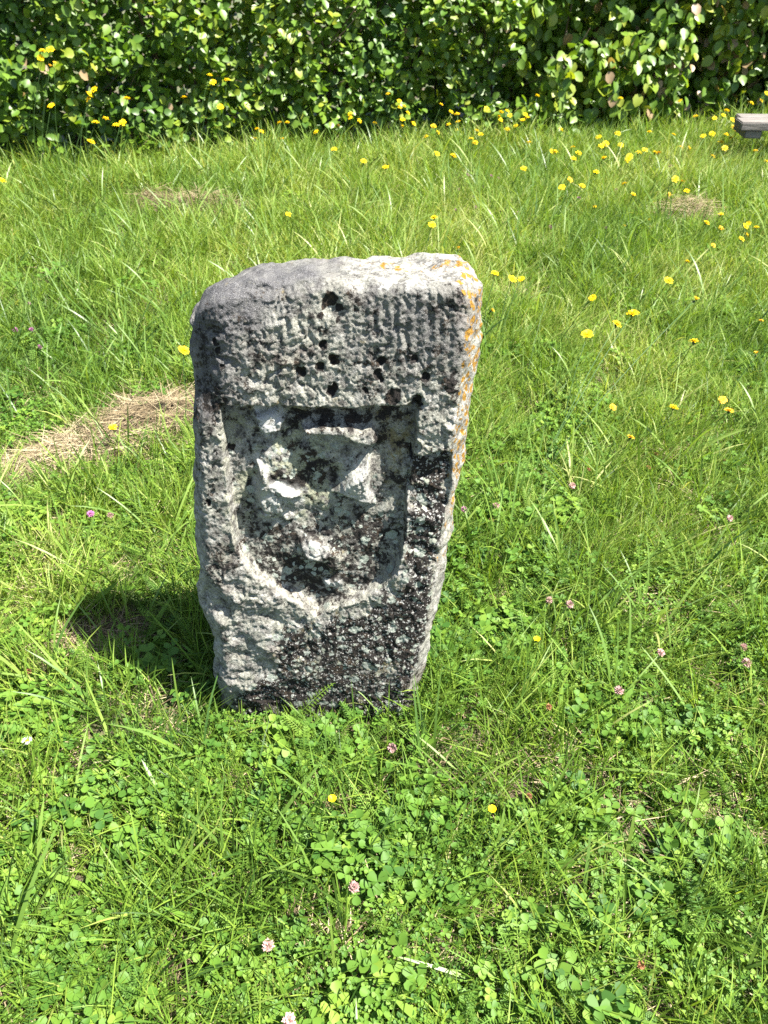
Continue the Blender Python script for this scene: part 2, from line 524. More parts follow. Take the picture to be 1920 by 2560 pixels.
shape_w = 1 - sst(0.0, 0.55, b)
World2 = World + (front * H + shape_w * SH)[:, None] * EN + ((1 - front) * edge_n)[:, None] * Nw

# ---- where the lichens grow, and shade and lit whites painted in (zone masks; the grain is in the material)
def zone(pts, soft):
    return sst(1.6 * soft, -1.6 * soft, poly_sd(pu, pv, pts) + 5.0 * wob)
low = zone([(1140, 1130), (1022, 1145), (1012, 1330), (1000, 1450), (900, 1540), (760, 1560), (690, 1600), (668, 1680), (590, 1740), (560, 1790), (560, 1900), (1010, 1900), (1060, 1650), (1110, 1400)], 26)
dark = 0.98 * low * (0.86 + 0.25 * fbm(pu / 60, pv / 60, 0, 88, 3))
dark = np.maximum(dark, 0.62 * zone([(580, 1285), (700, 1320), (760, 1300), (1012, 1290), (990, 1440), (800, 1545), (690, 1490), (600, 1400)], 30))
dark = np.maximum(dark, 0.66 * zone([(705, 1045), (940, 1040), (950, 1062), (900, 1076), (770, 1074), (740, 1096), (700, 1092)], 8))
dark = np.maximum(dark, 0.55 * zone([(740, 1130), (850, 1130), (930, 1150), (830, 1240), (800, 1300), (740, 1270), (745, 1200)], 22))
dark = np.maximum(dark, 0.50 * zone([(566, 1040), (470, 1060), (480, 790), (560, 800), (565, 900)], 20))  # shade of the receding left shoulder, painted dark
dark = np.maximum(dark, 0.50 * zone([(580, 790), (660, 800), (670, 900), (600, 930), (570, 880)], 25))
dark = np.maximum(dark, 0.62 * zone([(620, 1110), (650, 1130), (640, 1240), (612, 1240)], 10))
dark = np.maximum(dark, 0.60 * zone([(580, 1250), (640, 1260), (655, 1330), (590, 1350)], 14))
dark = np.maximum(dark, 0.66 * zone([(1090, 950), (1155, 930), (1152, 1030), (1130, 1010)], 10))
dark = np.maximum(dark, 0.34 * zone([(640, 850), (1150, 760), (1150, 1000), (640, 1000)], 40))
for x, y, r in [(755, 931, 12), (800, 918, 15), (836, 900, 13), (807, 863, 11), (829, 977, 16), (826, 752, 20), (812, 768, 12), (848, 772, 10), (800, 790, 8), (845, 800, 7), (558, 919, 8), (535, 861, 8), (542, 877, 7), (956, 901, 14), (1033, 901, 12), (945, 936, 11), (952, 949, 8), (1064, 944, 12), (1130, 958, 16), (983, 995, 22), (912, 977, 10), (521, 1256, 11), (572, 1134, 9), (712, 1217, 13), (740, 1222, 20), (654, 1295, 10), (640, 690, 11), (605, 693, 12), (775, 660, 10), (1043, 1013, 16)]:
    dark = np.maximum(dark, 1.25 * blob(x, y, r, r, p=6))  # shade inside the holes painted dark, plus flat black spots
ff = front
dark = dark * ff + (1 - ff) * (0.20 + 0.25 * sst(0.3, 0.0, Zg))
grey = np.maximum(0.95 * zone([(440, 640), (860, 640), (840, 690), (700, 770), (640, 850), (580, 900), (560, 1050), (440, 1060)], 45), ff * 0.75 * zone([(930, 720), (1160, 720), (1160, 930), (900, 860)], 60))  # grey crust at top and right; left shoulder shade painted in
green = ff * np.maximum(0.9 * zone([(556, 1030), (640, 1030), (760, 1110), (870, 1120), (860, 1300), (700, 1330), (580, 1300)], 26), 0.4 * low)
spots = ff * np.maximum(0.9 * inR * sst(1100, 1180, pv), 0.8 * low)
ochre = ff * np.maximum.reduce([0.8 * zone([(556, 1020), (1040, 1020), (1040, 1044), (560, 1044)], 8), 0.75 * zone([(940, 1044), (1036, 1040), (1024, 1250), (1000, 1340), (960, 1200)], 14), 0.55 * low, 0.5 * zone([(760, 1390), (870, 1390), (860, 1500), (740, 1490)], 20), 0.95 * zone([(1036, 1660), (1080, 1640), (1030, 1800), (960, 1780), (1000, 1700)], 16)])
edgeR = sst(-24, 6, pu - np.interp(pv, [p[1] for p in Rfpx], [p[0] for p in Rfpx]))
topR = sst(1.0, 0.0, np.abs((pv - 668) / 22)) * sst(860, 960, pu)
orange = np.clip(edgeR * (sst(1560, 1000, pv) * 0.9 + 0.25) + topR * 0.9, 0, 1)
white = np.clip(ff * (0.7 * zone(LOBE_L, 8) + 0.5 * zone(LOBE_R, 8) + 0.4 * blob(786, 1384, 34, 20, 10, 4) + blob(831, 1478, 26, 12, 5, 6) + 0.9 * zone([(640, 1050), (700, 1042), (708, 1090), (650, 1094)], 6) + 0.75 * zone([(930, 680), (1060, 672), (1060, 706), (930, 710)], 8)), 0, 1)  # pale lichen, plus sunlit brow lump and top bevel painted white

specks = ff * low
mott = 0.30 + 0.12 * fbm(pu / 90, pv / 90, 0, 301, 3)
dark = np.maximum(dark, ff * np.clip(mott, 0, 1))
dark = np.maximum(dark, ff * inR * (0.42 + 0.22 * fbm(pu / 45, pv / 45, 0, 311, 3)) * (1 - 0.75 * sst(40, 0, pu - 560 - 0.12 * (pv - 1020)) * sst(1280, 1200, pv)))
dark = dark * (1 - 0.6 * white)
def stone_material():
    m = newmat('lichened_limestone')
    k = N(m)
    co = k.n('ShaderNodeTexCoord').outputs['Object']
    # warped coordinates give lichens lobed edges
    nz = k.n('ShaderNodeTexNoise'); k.put(nz.inputs['Vector'], co); nz.inputs['Scale'].default_value = 110; nz.inputs['Detail'].default_value = 3
    sc = k.n('ShaderNodeVectorMath', operation='SCALE'); k.put(sc.inputs[0], nz.outputs['Color']); sc.inputs['Scale'].default_value = 0.014
    wv = k.n('ShaderNodeVectorMath', operation='ADD'); k.put(wv.inputs[0], co); k.put(wv.inputs[1], sc.outputs[0])
    wc = wv.outputs[0]
    big = k.noise(co, 9, 4, 0.6)
    med = k.noise(co, 48, 5, 0.62)
    fine = k.noise(co, 210, 4, 0.7)
    grain = k.noise(co, 800, 2, 0.6)
    mixn = k.math('ADD', k.math('MULTIPLY', med, 0.5), k.math('MULTIPLY', fine, 0.5))
    base = k.ramp(mixn, [(0.37, (0.042, 0.039, 0.033)), (0.44, (0.110, 0.105, 0.090)), (0.51, (0.198, 0.192, 0.165)), (0.60, (0.31, 0.302, 0.262))])
    warm = k.ramp(fine, [(0.3, (0.085, 0.070, 0.058)), (0.7, (0.20, 0.175, 0.148))])
    base = k.mix(k.math('MULTIPLY', k.step(big, 0.50, 0.68), 0.6), base, warm)
    # pale grey-green crust in rounded patches
    v0 = k.vor(wc, 26)
    crust = k.math('MULTIPLY', k.step(k.math('SUBTRACT', 0.62, v0.outputs['Distance']), 0.0, 0.10), k.step(med, 0.38, 0.50))
    gr = k.ramp(fine, [(0.3, (0.130, 0.132, 0.085)), (0.55, (0.24, 0.243, 0.165)), (0.75, (0.33, 0.335, 0.240))])
    base = k.mix(k.math('MULTIPLY', k.math('ADD', k.math('MULTIPLY', k.attr('green'), 0.8), 0.22), crust), base, gr)
    # smooth dark grey crust and painted shoulder shade, fine speckle
    gcol = k.ramp(grain, [(0.36, (0.022, 0.021, 0.022)), (0.52, (0.070, 0.068, 0.068)), (0.68, (0.17, 0.168, 0.162))])
    base = k.mix(k.math('MULTIPLY', k.attr('grey'), k.step(fine, 0.26, 0.48)), base, gcol)
    # ochre film
    oc = k.step(k.math('ADD', k.noise(wc, 38, 4, 0.7), k.math('MULTIPLY', k.attr('ochre'), 0.26)), 0.62, 0.80)
    base = k.mix(k.math('MULTIPLY', oc, 0.65), base, k.ramp(fine, [(0.3, (0.085, 0.062, 0.018)), (0.7, (0.20, 0.158, 0.050))]))
    # black crust plus painted shoulder and hole shade, where the zone allows, speckled at its margin
    dn = k.math('ADD', k.math('MULTIPLY', k.noise(wc, 60, 5, 0.68), 0.62), k.math('ADD', k.math('MULTIPLY', fine, 0.38), k.math('MULTIPLY', k.math('SUBTRACT', big, 0.5), 0.35)))
    df = k.step(k.math('ADD', dn, k.math('MULTIPLY', k.attr('dark'), 0.36)), 0.645, 0.725)
    dcol = k.ramp(grain, [(0.38, (0.006, 0.006, 0.006)), (0.60, (0.024, 0.020, 0.017)), (0.78, (0.075, 0.066, 0.054))])
    dbr = k.ramp(fine, [(0.4, (0.010, 0.009, 0.008)), (0.7, (0.060, 0.042, 0.026))])
    dcol = k.mix(k.step(med, 0.50, 0.64), dcol, dbr)
    base = k.mix(df, base, dcol)
    # pale thalli of several sizes over the dark crust
    for scale, thr, lo, hi, sel, at_ in ((40, 0.42, (0.15, 0.17, 0.135), (0.27, 0.29, 0.24), 0.66, 'spots'), (78, 0.40, (0.16, 0.18, 0.145), (0.29, 0.305, 0.255), 0.62, 'spots'),
                                         (120, 0.38, (0.16, 0.16, 0.14), (0.30, 0.30, 0.27), 0.60, 'specks'), (230, 0.40, (0.17, 0.165, 0.145), (0.33, 0.325, 0.29), 0.52, 'specks'), (60, 0.36, (0.13, 0.14, 0.105), (0.24, 0.255, 0.20), 0.76, 'specks')):
        v = k.vor(wc, scale)
        sep = k.n('ShaderNodeSeparateColor'); k.put(sep.inputs[0], v.outputs['Color'])
        pick = k.step(k.math('ADD', sep.outputs[0], k.math('MULTIPLY', k.math('SUBTRACT', big, 0.5), 0.7)), sel, sel + 0.02)
        rr = k.step(k.math('SUBTRACT', k.math('ADD', thr - 0.16, k.math('MULTIPLY', sep.outputs[1], 0.20)), v.outputs['Distance']), -0.02, 0.05)
        f = k.math('MULTIPLY', k.math('MULTIPLY', pick, rr), k.step(k.attr(at_), 0.10, 0.45))
        base = k.mix(f, base, k.ramp(fine, [(0.3, lo), (0.7, hi)]))
    # yellow / orange lichen along the right edge and top: crusty rosettes
    v = k.vor(wc, 75)
    ros = k.step(k.math('SUBTRACT', 0.50, v.outputs['Distance']), 0.0, 0.12)
    on = k.step(k.math('ADD', k.noise(wc, 42, 5, 0.7), k.math('MULTIPLY', k.attr("orange"), 0.29)), 0.68, 0.74)
    ocol = k.ramp(fine, [(0.34, (0.085, 0.048, 0.010)), (0.55, (0.235, 0.125, 0.016)), (0.75, (0.31, 0.21, 0.050))])
    base = k.mix(k.math('MULTIPLY', k.math('MULTIPLY', on, ros), k.step(k.attr('orange'), 0.05, 0.35)), base, ocol)
    base = k.mix(k.math('MULTIPLY', k.attr('white'), k.step(k.math('ADD', med, k.math('MULTIPLY', fine, 0.5)), 0.62, 0.74)), base, (0.34, 0.338, 0.31))  # pale lichen and painted lit tops
    dim_ = k.n('ShaderNodeMix', data_type='RGBA', blend_type='MULTIPLY'); dim_.inputs[0].default_value = 1
    k.put(dim_.inputs[6], base); dim_.inputs[7].default_value = (0.90, 0.905, 0.94, 1)
    base = dim_.outputs[2]
    h = k.math('ADD', k.math('MULTIPLY', fine, 0.6), k.math('ADD', k.math('MULTIPLY', grain, 0.22), k.math('MULTIPLY', med, 0.5)))
    bp = k.n('ShaderNodeBump', i_Height=h)
    bp.inputs['Strength'].default_value = 0.8
    bp.inputs['Distance'].default_value = 0.006
    pr = k.n('ShaderNodeBsdfPrincipled', i_Base_Color=base, i_Roughness=0.92, i_Normal=bp)
    pr.inputs['Specular IOR Level'].default_value = 0.15
    k.out(pr.outputs[0])
    return m
me = mesh_from('carved_stone', World2 - ORG, Fq, stone_material(), True,
               {'dark': dark, 'grey': grey, 'green': green, 'spots': spots, 'ochre': ochre, 'orange': orange, 'white': white, 'specks': specks})
stone = obj('carved_stone', me, loc=ORG)
tag(stone, 'weathered grey standing stone with a sunk shield-shaped carved panel, lichen and yellow right edge', 'stone')
SX0, SX1, SY0, SY1 = -0.37, 0.075, Y0 - 0.02, Y0 + T_ST + 0.01       # footprint

# ================================================================== HEDGE
HX = [-7, -4.5, -2.5, -0.45, 1.66, 3.0, 5.5, 8]
HY = [4.0, 4.62, 5.18, 5.78, 6.28, 6.52, 6.90, 7.25]
def leaf_template():
    # ovate, folded along the midrib, pointing +Y, normal +Z, length 1
    V = [(0, 0, 0), (0, 0.36, -0.02), (0, 0.70, -0.05), (0, 1.0, -0.14),
         (-0.29, 0.18, 0.06), (-0.39, 0.50, 0.07), (-0.24, 0.82, 0.0),
         (0.29, 0.18, 0.06), (0.39, 0.50, 0.07), (0.24, 0.82, 0.0)]
    F4 = [(0, 1, 5, 4), (1, 2, 6, 5), (0, 7, 8, 1), (1, 8, 9, 2)]
    F3 = [(2, 3, 6), (2, 9, 3)]
    return np.array(V), np.array(F4), np.array(F3)
LV, LF4, LF3 = leaf_template()
def frames(nz, up):
    """orthonormal frames (n,3,3) with Z=nz and Y=up projected"""
    nz = nz / np.linalg.norm(nz, axis=1, keepdims=True)
    y = up - nz * np.sum(up * nz, 1, keepdims=True)
    y /= np.linalg.norm(y, axis=1, keepdims=True) + 1e-9
    x = np.cross(y, nz)
    return np.stack([x, y, nz], 2)
def stamp(name, pos, fr, size, tint, mat, wid=1.0):
    n = len(pos)
    tv = LV[None] * size[:, None, None]
    tv = tv * np.array([1, 1, 1])
    tv[..., 0] *= np.asarray(wid)[:, None] if np.ndim(wid) else wid
    V = np.einsum('nij,nkj->nki', fr, tv) + pos[:, None]
    o = (np.arange(n) * len(LV))[:, None, None]
    return mesh_from(name, V.reshape(-1, 3), [(LF4[None] + o).reshape(-1, 4), (LF3[None] + o).reshape(-1, 3)], mat, True,
                     {'tint': np.repeat(tint, len(LV)), 'along': np.ones(n * len(LV))})
def hedge_section(x0, x1, seed, right, label):
    r = np.random.default_rng(seed)
    root = empty('hedge', ((x0 + x1) / 2, float(np.interp((x0 + x1) / 2, HX, HY)) + 0.4, 0))
    tag(root, label, 'hedge')
    rl = np.array(root.location)
    def layer(n, z0, z1, dlo, dhi, expo, big=1.0):
        x = r.uniform(x0, x1, n)
        z = r.uniform(z0, z1, n)
        d = dlo + (dhi - dlo) * r.uniform(0, 1, n) ** expo
        yf = np.interp(x, HX, HY)
        bulge = 0.13 * fbm(x * 2.2, z * 2.2, 0, 5 + seed, 3) + 0.10 * np.maximum(0, 0.35 - z)
        y = yf + bulge + d
        keep = vnoise(x * 5.5, z * 5.5, d * 3, 33) > (-0.30 if right else -0.26)
        keep |= d > 0.20
        x, y, z, d = x[keep], y[keep], z[keep], d[keep]
        n = len(x)
        out = np.stack([np.full(n, 0.22), np.full(n, -1.0), np.zeros(n)], 1)
        if right:
            nz_ = out * r.uniform(0.4, 1, (n, 1)) + np.array([0, 0, 1]) * r.uniform(-0.1, 0.8, (n, 1)) + r.normal(0, 0.45, (n, 3))
            up = np.array([0, 0, -1.0]) + r.normal(0, 0.5, (n, 3))
            size = r.uniform(0.055, 0.095, n) * big
        else:
            nz_ = out * r.uniform(0.2, 0.9, (n, 1)) + np.array([0, 0, 1]) * r.uniform(0.1, 1, (n, 1)) + r.normal(0, 0.42, (n, 3))
            up = r.normal(0, 0.8, (n, 3)) + np.array([0, -0.4, 0.0])
            size = r.uniform(0.040, 0.072, n) * big
        fr = frames(nz_, up)
        clump = 0.20 * vnoise(x * 3, z * 3, 0, 91)
        tint = np.clip(r.normal(0.58 if right else 0.46, 0.18, n) + clump, 0, 0.90)
        pk = r.uniform(0, 1, n) < (0.10 * sst(1.2, 2.2, x) + 0.008)
        tint[pk] = r.uniform(0.93, 1.0, pk.sum())
        return np.stack([x, y, z], 1), fr, size, tint, r.uniform(0.85, 1.15, n)
    wdt = x1 - x0
    inview = [layer(int(wdt * 1.25 * (1300 if right else 1850)), 0.02, 1.25, -0.03, 0.26, 1.5), layer(int(wdt * 1.25 * 700), 0.0, 1.25, 0.25, 0.75, 1.0, 1.25)]
    upper = [layer(int(wdt * 0.95 * 900), 1.2, 2.1, -0.02, 0.6, 1.5, 1.15), layer(int(wdt * 2.1 * 700), 0.0, 2.1, 0.6, 0.95, 1.0, 1.4), layer(int(wdt * 0.8 * 900), 2.0, 2.16, 0, 0.95, 1.0, 1.2)]
    P, FR, S, T, Wd = [np.concatenate(a) for a in zip(*(inview + upper))]
    u, v, dep = project(P)
    vis = (u > 10) & (u < 1910) & (v > 5) & (v < 400)
    # frontmost leaves, one at a time
    dface = P[:, 1] - np.interp(P[:, 0], HX, HY)
    score = np.where(vis, S / dep - 0.02 * np.maximum(dface, -0.05) , -9)
    top = np.argsort(-score)[:300]
    rest = np.ones(len(P), bool); rest[top] = False
    fo = obj('foliage', stamp('foliage', P[rest] - rl, FR[rest], S[rest], T[rest], M_hedge, Wd[rest]), root)
    tag(fo, kind='stuff')
    proto = []
    for q in range(12):
        proto.append(stamp('leaf', np.zeros((1, 3)), np.eye(3)[None], np.ones(1), np.array([0.25 + 0.6 * q / 10 if q < 11 else 0.97]), M_hedge, np.ones(1) * (0.85 + 0.025 * q)))
    for i in top:
        q = 11 if T[i] > 0.92 else int(np.clip(round((T[i] - 0.25) / 0.06), 0, 10))
        o = obj('leaf', proto[q], root)
        mtx = Matrix([list(FR[i][k] * S[i]) + [P[i][k] - rl[k]] for k in range(3)] + [[0, 0, 0, 1]])
        o.matrix_local = mtx
    # stems and twigs inside
    b = Build()
    for i in range(int(wdt * 7)):
        x = r.uniform(x0 + 0.05, x1 - 0.05)
        y = float(np.interp(x, HX, HY)) + r.uniform(0.30, 0.6)
        p = np.array([x, y, -0.05]); d = np.array([r.normal(0, .12), r.normal(0, .12), 1.0])
        rad = r.uniform(0.008, 0.020)
        pts = [p.copy()]
        for s in range(6):
            p = p + d * 0.34
            d = d + r.normal(0, 0.10, 3) * np.array([1, 1, 0])
            pts.append(p.copy())
        tube(b, np.array(pts) - rl, np.linspace(rad, rad * 0.3, 7), 5)
        for t in range(7):
            q0 = pts[r.integers(0, 5)]
            dd = np.array([r.normal(0, .5), -r.uniform(0.1, 1), r.uniform(0.2, 0.9)])
            L = r.uniform(0.2, 0.5)
            tube(b, np.array([q0, q0 + dd * L * 0.5, q0 + dd * L + np.array([0, 0, .03])]) - rl, [0.005, 0.0035, 0.0015], 4)
    obj('branches', b.mesh('branches', M_bark), root)
    return root
def tube(b, pts, rad, k=5, tint=0.5):
    pts = np.asarray(pts, float)
    n = len(pts)
    tan = np.gradient(pts, axis=0)
    tan /= np.linalg.norm(tan, axis=1, keepdims=True) + 1e-9
    ref = np.array([0.31, 0.95, 0.05]) if abs(tan[0, 2]) > 0.6 else np.array([0, 0, 1.0])
    A = np.cross(tan, ref); A /= np.linalg.norm(A, axis=1, keepdims=True) + 1e-9
    Bv = np.cross(tan, A)
    ang = np.linspace(0, 2 * math.pi, k, endpoint=False)
    rad = np.broadcast_to(np.asarray(rad, float), (n,))
    V = pts[:, None] + rad[:, None, None] * (np.cos(ang)[None, :, None] * A[:, None] + np.sin(ang)[None, :, None] * Bv[:, None])
    F = []
    for i in range(n - 1):
        for j in range(k):
            F.append((i * k + j, i * k + (j + 1) % k, (i + 1) * k + (j + 1) % k, (i + 1) * k + j))
    V = np.concatenate([V.reshape(-1, 3), pts[-1:]])
    for j in range(k):
        F.append(((n - 1) * k + j, (n - 1) * k + (j + 1) % k, n * k))
    b.add(V, F, tint, np.concatenate([np.repeat(np.linspace(0, 1, n), k), [1]]))
hedge_section(-5.6, 0.95, 11, False, 'long dense dark green clipped hedge of small leaves behind the meadow')
hedge_section(0.95, 6.2, 12, True, 'looser yellow-green hedge with large drooping and pink-brown leaves, behind the bench end')

# low leafy shoots at the hedge foot, right of centre
def low_shrub(px, label, n=150, rad=0.34, hgt=0.30, seed=5):
    r = np.random.default_rng(seed)
    P0 = ground_px(np.array(px[0]), np.array(px[1]))
    root = empty('leafy_shoot', P0)
    tag(root, label, 'shrub')
    b = Build(); pos = []; ups = []
    for s in range(11):
        a = r.uniform(-0.5, math.pi + 0.5)
        d = np.array([math.cos(a) * r.uniform(0.5, 1.2), -0.35 * r.uniform(0, 1), 0])
        pts = [np.array([d[0] * t * rad, d[1] * t * rad, hgt * (1.25 * t - 0.35 * t * t) * r.uniform(0.9, 1.1)]) for t in np.linspace(0, 1, 6)]
        tube(b, pts, np.linspace(0.004, 0.0015, 6), 4)
        for q in range(n // 11):
            t = r.uniform(0.25, 1) * 4.99
            i = int(t)
            pos.append(pts[i] + (pts[i + 1] - pts[i]) * (t - i) + r.normal(0, 0.012, 3)); ups.append(d + r.normal(0, 0.5, 3))
    obj('stems', b.mesh('stems', M_bark), root)
    pos = np.array(pos); ups = np.array(ups)
    nzv = np.array([0, -0.3, 1.0]) + r.normal(0, 0.35, (len(pos), 3))
    st = obj('foliage', stamp('foliage', pos, frames(nzv, ups), r.uniform(0.05, 0.08, len(pos)), np.clip(r.normal(0.68, 0.12, len(pos)), 0, 0.9), M_hedge, r.uniform(0.8, 1, len(pos))), root)
    st['kind'] = 'stuff'
low_shrub((1385, 330), 'low spray of bright green leaves arching out at the hedge foot, right of centre', seed=5)
low_shrub((330, 425), 'small spray of leaves low against the hedge foot at left', 70, 0.25, 0.2, 8)
low_shrub((40, 430), 'yellow-green leafy shoot at the hedge foot by the left edge', 90, 0.3, 0.28, 9)

# ================================================================== SWARD templates (instanced ground cover)
LIB = {}
def lib(name):
    if name not in LIB:
        LIB[name] = bpy.data.collections.new(name)
    return LIB[name]
def lib_add(coll, me):
    c = lib(coll)
    o = bpy.data.objects.new('%s_%02d' % (coll, len(c.objects)), me)
    c.objects.link(o)
def blade(b, base, az, lean, length, width, curl, tint, seg=4, twist=0.0, fold=0.0):
    t = np.linspace(0, 1, seg + 1)
    ang = lean + curl * t                                 # angle from vertical along the blade
    ds = length / seg
    hx = np.concatenate([[0], np.cumsum(np.sin(ang[:-1]) * ds)])
    hz = np.concatenate([[0], np.cumsum(np.cos(ang[:-1]) * ds)])
    dirv = np.array([math.cos(az), math.sin(az), 0])
    side0 = np.array([-math.sin(az), math.cos(az), 0])
    P = base + hx[:, None] * dirv + hz[:, None] * np.array([0, 0, 1])
    nrm_ = np.cos(ang)[:, None] * dirv * -1 + np.sin(ang)[:, None] * np.array([0, 0, 1])
    tw = twist * t
    side = np.cos(tw)[:, None] * side0 + np.sin(tw)[:, None] * nrm_
    wd = width * 0.5 * np.minimum(1, 0.55 + 1.6 * t) * np.sqrt(np.clip(1 - t ** 2.2, 0, 1))
    Lf, Rt = P - side * wd[:, None], P + side * wd[:, None]
    V, F, tt = [], [], []
    for i in range(seg):
        V += [Lf[i], Rt[i]]; tt += [t[i]] * 2
    V.append(P[-1]); tt.append(1)
    for i in range(seg - 1):
        F.append((2 * i, 2 * i + 1, 2 * i + 3, 2 * i + 2))
    F.append((2 * seg - 2, 2 * seg - 1, 2 * seg))
    b.add(V, F, tint, tt)
R_ = random.Random(21)
def disc(r):
    a, q = R_.uniform(0, 2 * math.pi), math.sqrt(R_.random()) * r
    return np.array([q * math.cos(a), q * math.sin(a), 0])
for v in range(7):                                     # short turf
    b = Build()
    for i in range(95):
        blade(b, disc(0.06), R_.uniform(0, 6.28), R_.uniform(0.05, 0.8), R_.uniform(0.030, 0.085), R_.uniform(0.0013, 0.0027), R_.uniform(0.1, 1.1), min(1, max(0, R_.gauss(0.52, 0.19))), 3, R_.uniform(-1, 1))
    lib_add('lib_turf', b.mesh('turf', M_grass))
for v in range(7):                                     # meadow grass, mid length
    b = Build()
    for i in range(46):
        blade(b, disc(0.06), R_.uniform(0, 6.28), R_.uniform(0.05, 0.6), R_.uniform(0.07, 0.16), R_.uniform(0.0018, 0.0036), R_.uniform(0.1, 1.2), min(1, max(0, R_.gauss(0.50, 0.2))), 4, R_.uniform(-1.2, 1.2))
    lib_add('lib_mid', b.mesh('mid', M_grass))
for v in range(6):                                     # fine wind-leaning grass (leans to +X)
    b = Build()
    for i in range(46):
        blade(b, disc(0.065), R_.gauss(0.0, 0.75), R_.uniform(0.25, 0.9), R_.uniform(0.08, 0.19), R_.uniform(0.0013, 0.0026), R_.uniform(0.0, 0.9), min(1, max(0, R_.gauss(0.58, 0.2))), 4, R_.uniform(-1, 1))
    lib_add('lib_fine', b.mesh('fine', M_grass))
for v in range(7):                                     # coarse long blades
    b = Build()
    for i in range(6):
        blade(b, disc(0.03), R_.uniform(0, 6.28), R_.uniform(0.1, 0.75), R_.uniform(0.13, 0.26), R_.uniform(0.0035, 0.0062), R_.uniform(0.1, 1.1), min(1, max(0, R_.gauss(0.52, 0.2))), 6, R_.uniform(-1.4, 1.4))
    lib_add('lib_coarse', b.mesh('coarse', M_long))
def leaflet(b, c, az, tilt, L, wdt, tint, fold=0.25):
    d = np.array([math.cos(az) * math.cos(tilt), math.sin(az) * math.cos(tilt), math.sin(tilt)])
    s = np.array([-math.sin(az), math.cos(az), 0])
    n_ = np.cross(d, s)
    pr = [(0.0, 0.0), (0.35, 0.36), (0.72, 0.50), (0.97, 0.28)]
    V = [c + d * L * t for t, _ in pr]
    for sg in (-1, 1):
        for t, w_ in pr[1:]:
            V.append(c + d * L * t + s * sg * w_ * wdt - n_ * (-fold * w_ * wdt))
    F = [(0, 1, 4), (1, 2, 5, 4), (2, 3, 6, 5), (0, 7, 1), (1, 7, 8, 2), (2, 8, 9, 3)]
    b.add(V, F, tint, [0.3 + 0.7 * t for t, _ in pr] + [1] * 6)
def stalk(b, p0, p1, w_, tint):
    d = p1 - p0
    s = np.cross(d, np.array([0.3, -0.8, 0.2])); s = s / (np.linalg.norm(s) + 1e-9) * w_ / 2
    m = (p0 + p1) / 2 + np.array([d[0] * -0.1, d[1] * -0.1, 0.002])
    b.add([p0 - s, p0 + s, m - s, m + s, p1 - s * .8, p1 + s * .8], [(0, 1, 3, 2), (2, 3, 5, 4)], tint, [0.4] * 6)
def clover(v, n, rad, lo, hi, hmin, hmax, coll):
    b = Build()
    for i in range(n):
        p0 = disc(rad)
        p1 = p0 + np.array([R_.gauss(0, 0.012), R_.gauss(0, 0.012), R_.uniform(hmin, hmax)])
        ti = min(1, max(0, R_.gauss(0.5, 0.2)))
        stalk(b, p0, p1, 0.0014, ti)
        az0 = R_.uniform(0, 6.28); L = R_.uniform(lo, hi)
        tx, ty = R_.gauss(0, 0.35), R_.gauss(0, 0.35)
        for q in range(3):
            az = az0 + q * 2.094 + R_.gauss(0, 0.1)
            tilt = math.cos(az) * tx + math.sin(az) * ty + R_.uniform(-0.1, 0.30)
            leaflet(b, p1, az, tilt, L, L * R_.uniform(0.82, 1.0), min(1, max(0, ti + R_.gauss(0, 0.06))), R_.uniform(0.1, 0.5))
    lib_add(coll, b.mesh(coll, M_clover))
for v in range(8):
    clover(v, 26, 0.065, 0.010, 0.019, 0.022, 0.062, 'lib_clover')
for v in range(6):
    clover(v, 80, 0.06, 0.005, 0.0085, 0.012, 0.052, 'lib_medick')
def frond(b, base, az, lean, length, tint, wid=0.012, pairs=20):
    t = np.linspace(0, 1, pairs + 1)
    ang = lean + R_.uniform(0.3, 0.9) * t
    ds = length / pairs
    hx = np.concatenate([[0], np.cumsum(np.sin(ang[:-1]) * ds)]); hz = np.concatenate([[0], np.cumsum(np.cos(ang[:-1]) * ds)])
    dv = np.array([math.cos(az), math.sin(az), 0]); sv = np.array([-math.sin(az), math.cos(az), 0])
    P = base + hx[:, None] * dv + hz[:, None] * np.array([0, 0, 1])
    s = sv * 0.0007
    b.add(np.concatenate([P - s, P + s]), [(i, i + 1, pairs + 2 + i, pairs + 1 + i) for i in range(pairs)], tint, np.full(2 * pairs + 2, .6))
    for i in range(3, pairs + 1):
        tt = t[i]
        wl = wid * math.sin(math.pi * min(1, 0.12 + 0.86 * tt)) ** 0.7
        fw = np.array([math.sin(ang[i]) * dv[0], math.sin(ang[i]) * dv[1], math.cos(ang[i])])
        upn = np.cross(fw, sv)
        for sg in (-1, 1):
            for (e, up_) in ((0.55, 0.15), (0.15, 0.75), (0.35, -0.45)):      # three forked lobes each side
                tip = P[i] + sv * sg * wl * (1 - 0.25 * abs(up_)) + fw * wl * e - upn * wl * up_
                md = (P[i] + tip) / 2
                b.add([P[i], md + fw * 0.0011 + upn * 0.0005, tip, md - fw * 0.0011], [(0, 1, 2, 3)], tint, [.6, .8, 1, .8])
for v in range(6):
    b = Build()
    for i in range(3):
        frond(b, disc(0.02), R_.uniform(0, 6.28), R_.uniform(0.2, 0.9), R_.uniform(0.06, 0.13), min(1, max(0, R_.gauss(0.6, 0.2))), R_.uniform(0.008, 0.013))
    lib_add('lib_yarrow', b.mesh('yarrow', M_yarrow))
for v in range(5):                                     # dead thatch lying in the sward
    b = Build()
    for i in range(56):
        p = disc(0.075) + np.array([0, 0, R_.uniform(0.002, 0.022)])
        blade(b, p, R_.uniform(0, 6.28), R_.uniform(1.2, 1.65), R_.uniform(0.03, 0.09), R_.uniform(0.0012, 0.0024), R_.uniform(-0.2, 0.3), R_.random(), 3, R_.uniform(-1, 1))
    lib_add('lib_thatch', b.mesh('thatch', M_dead))
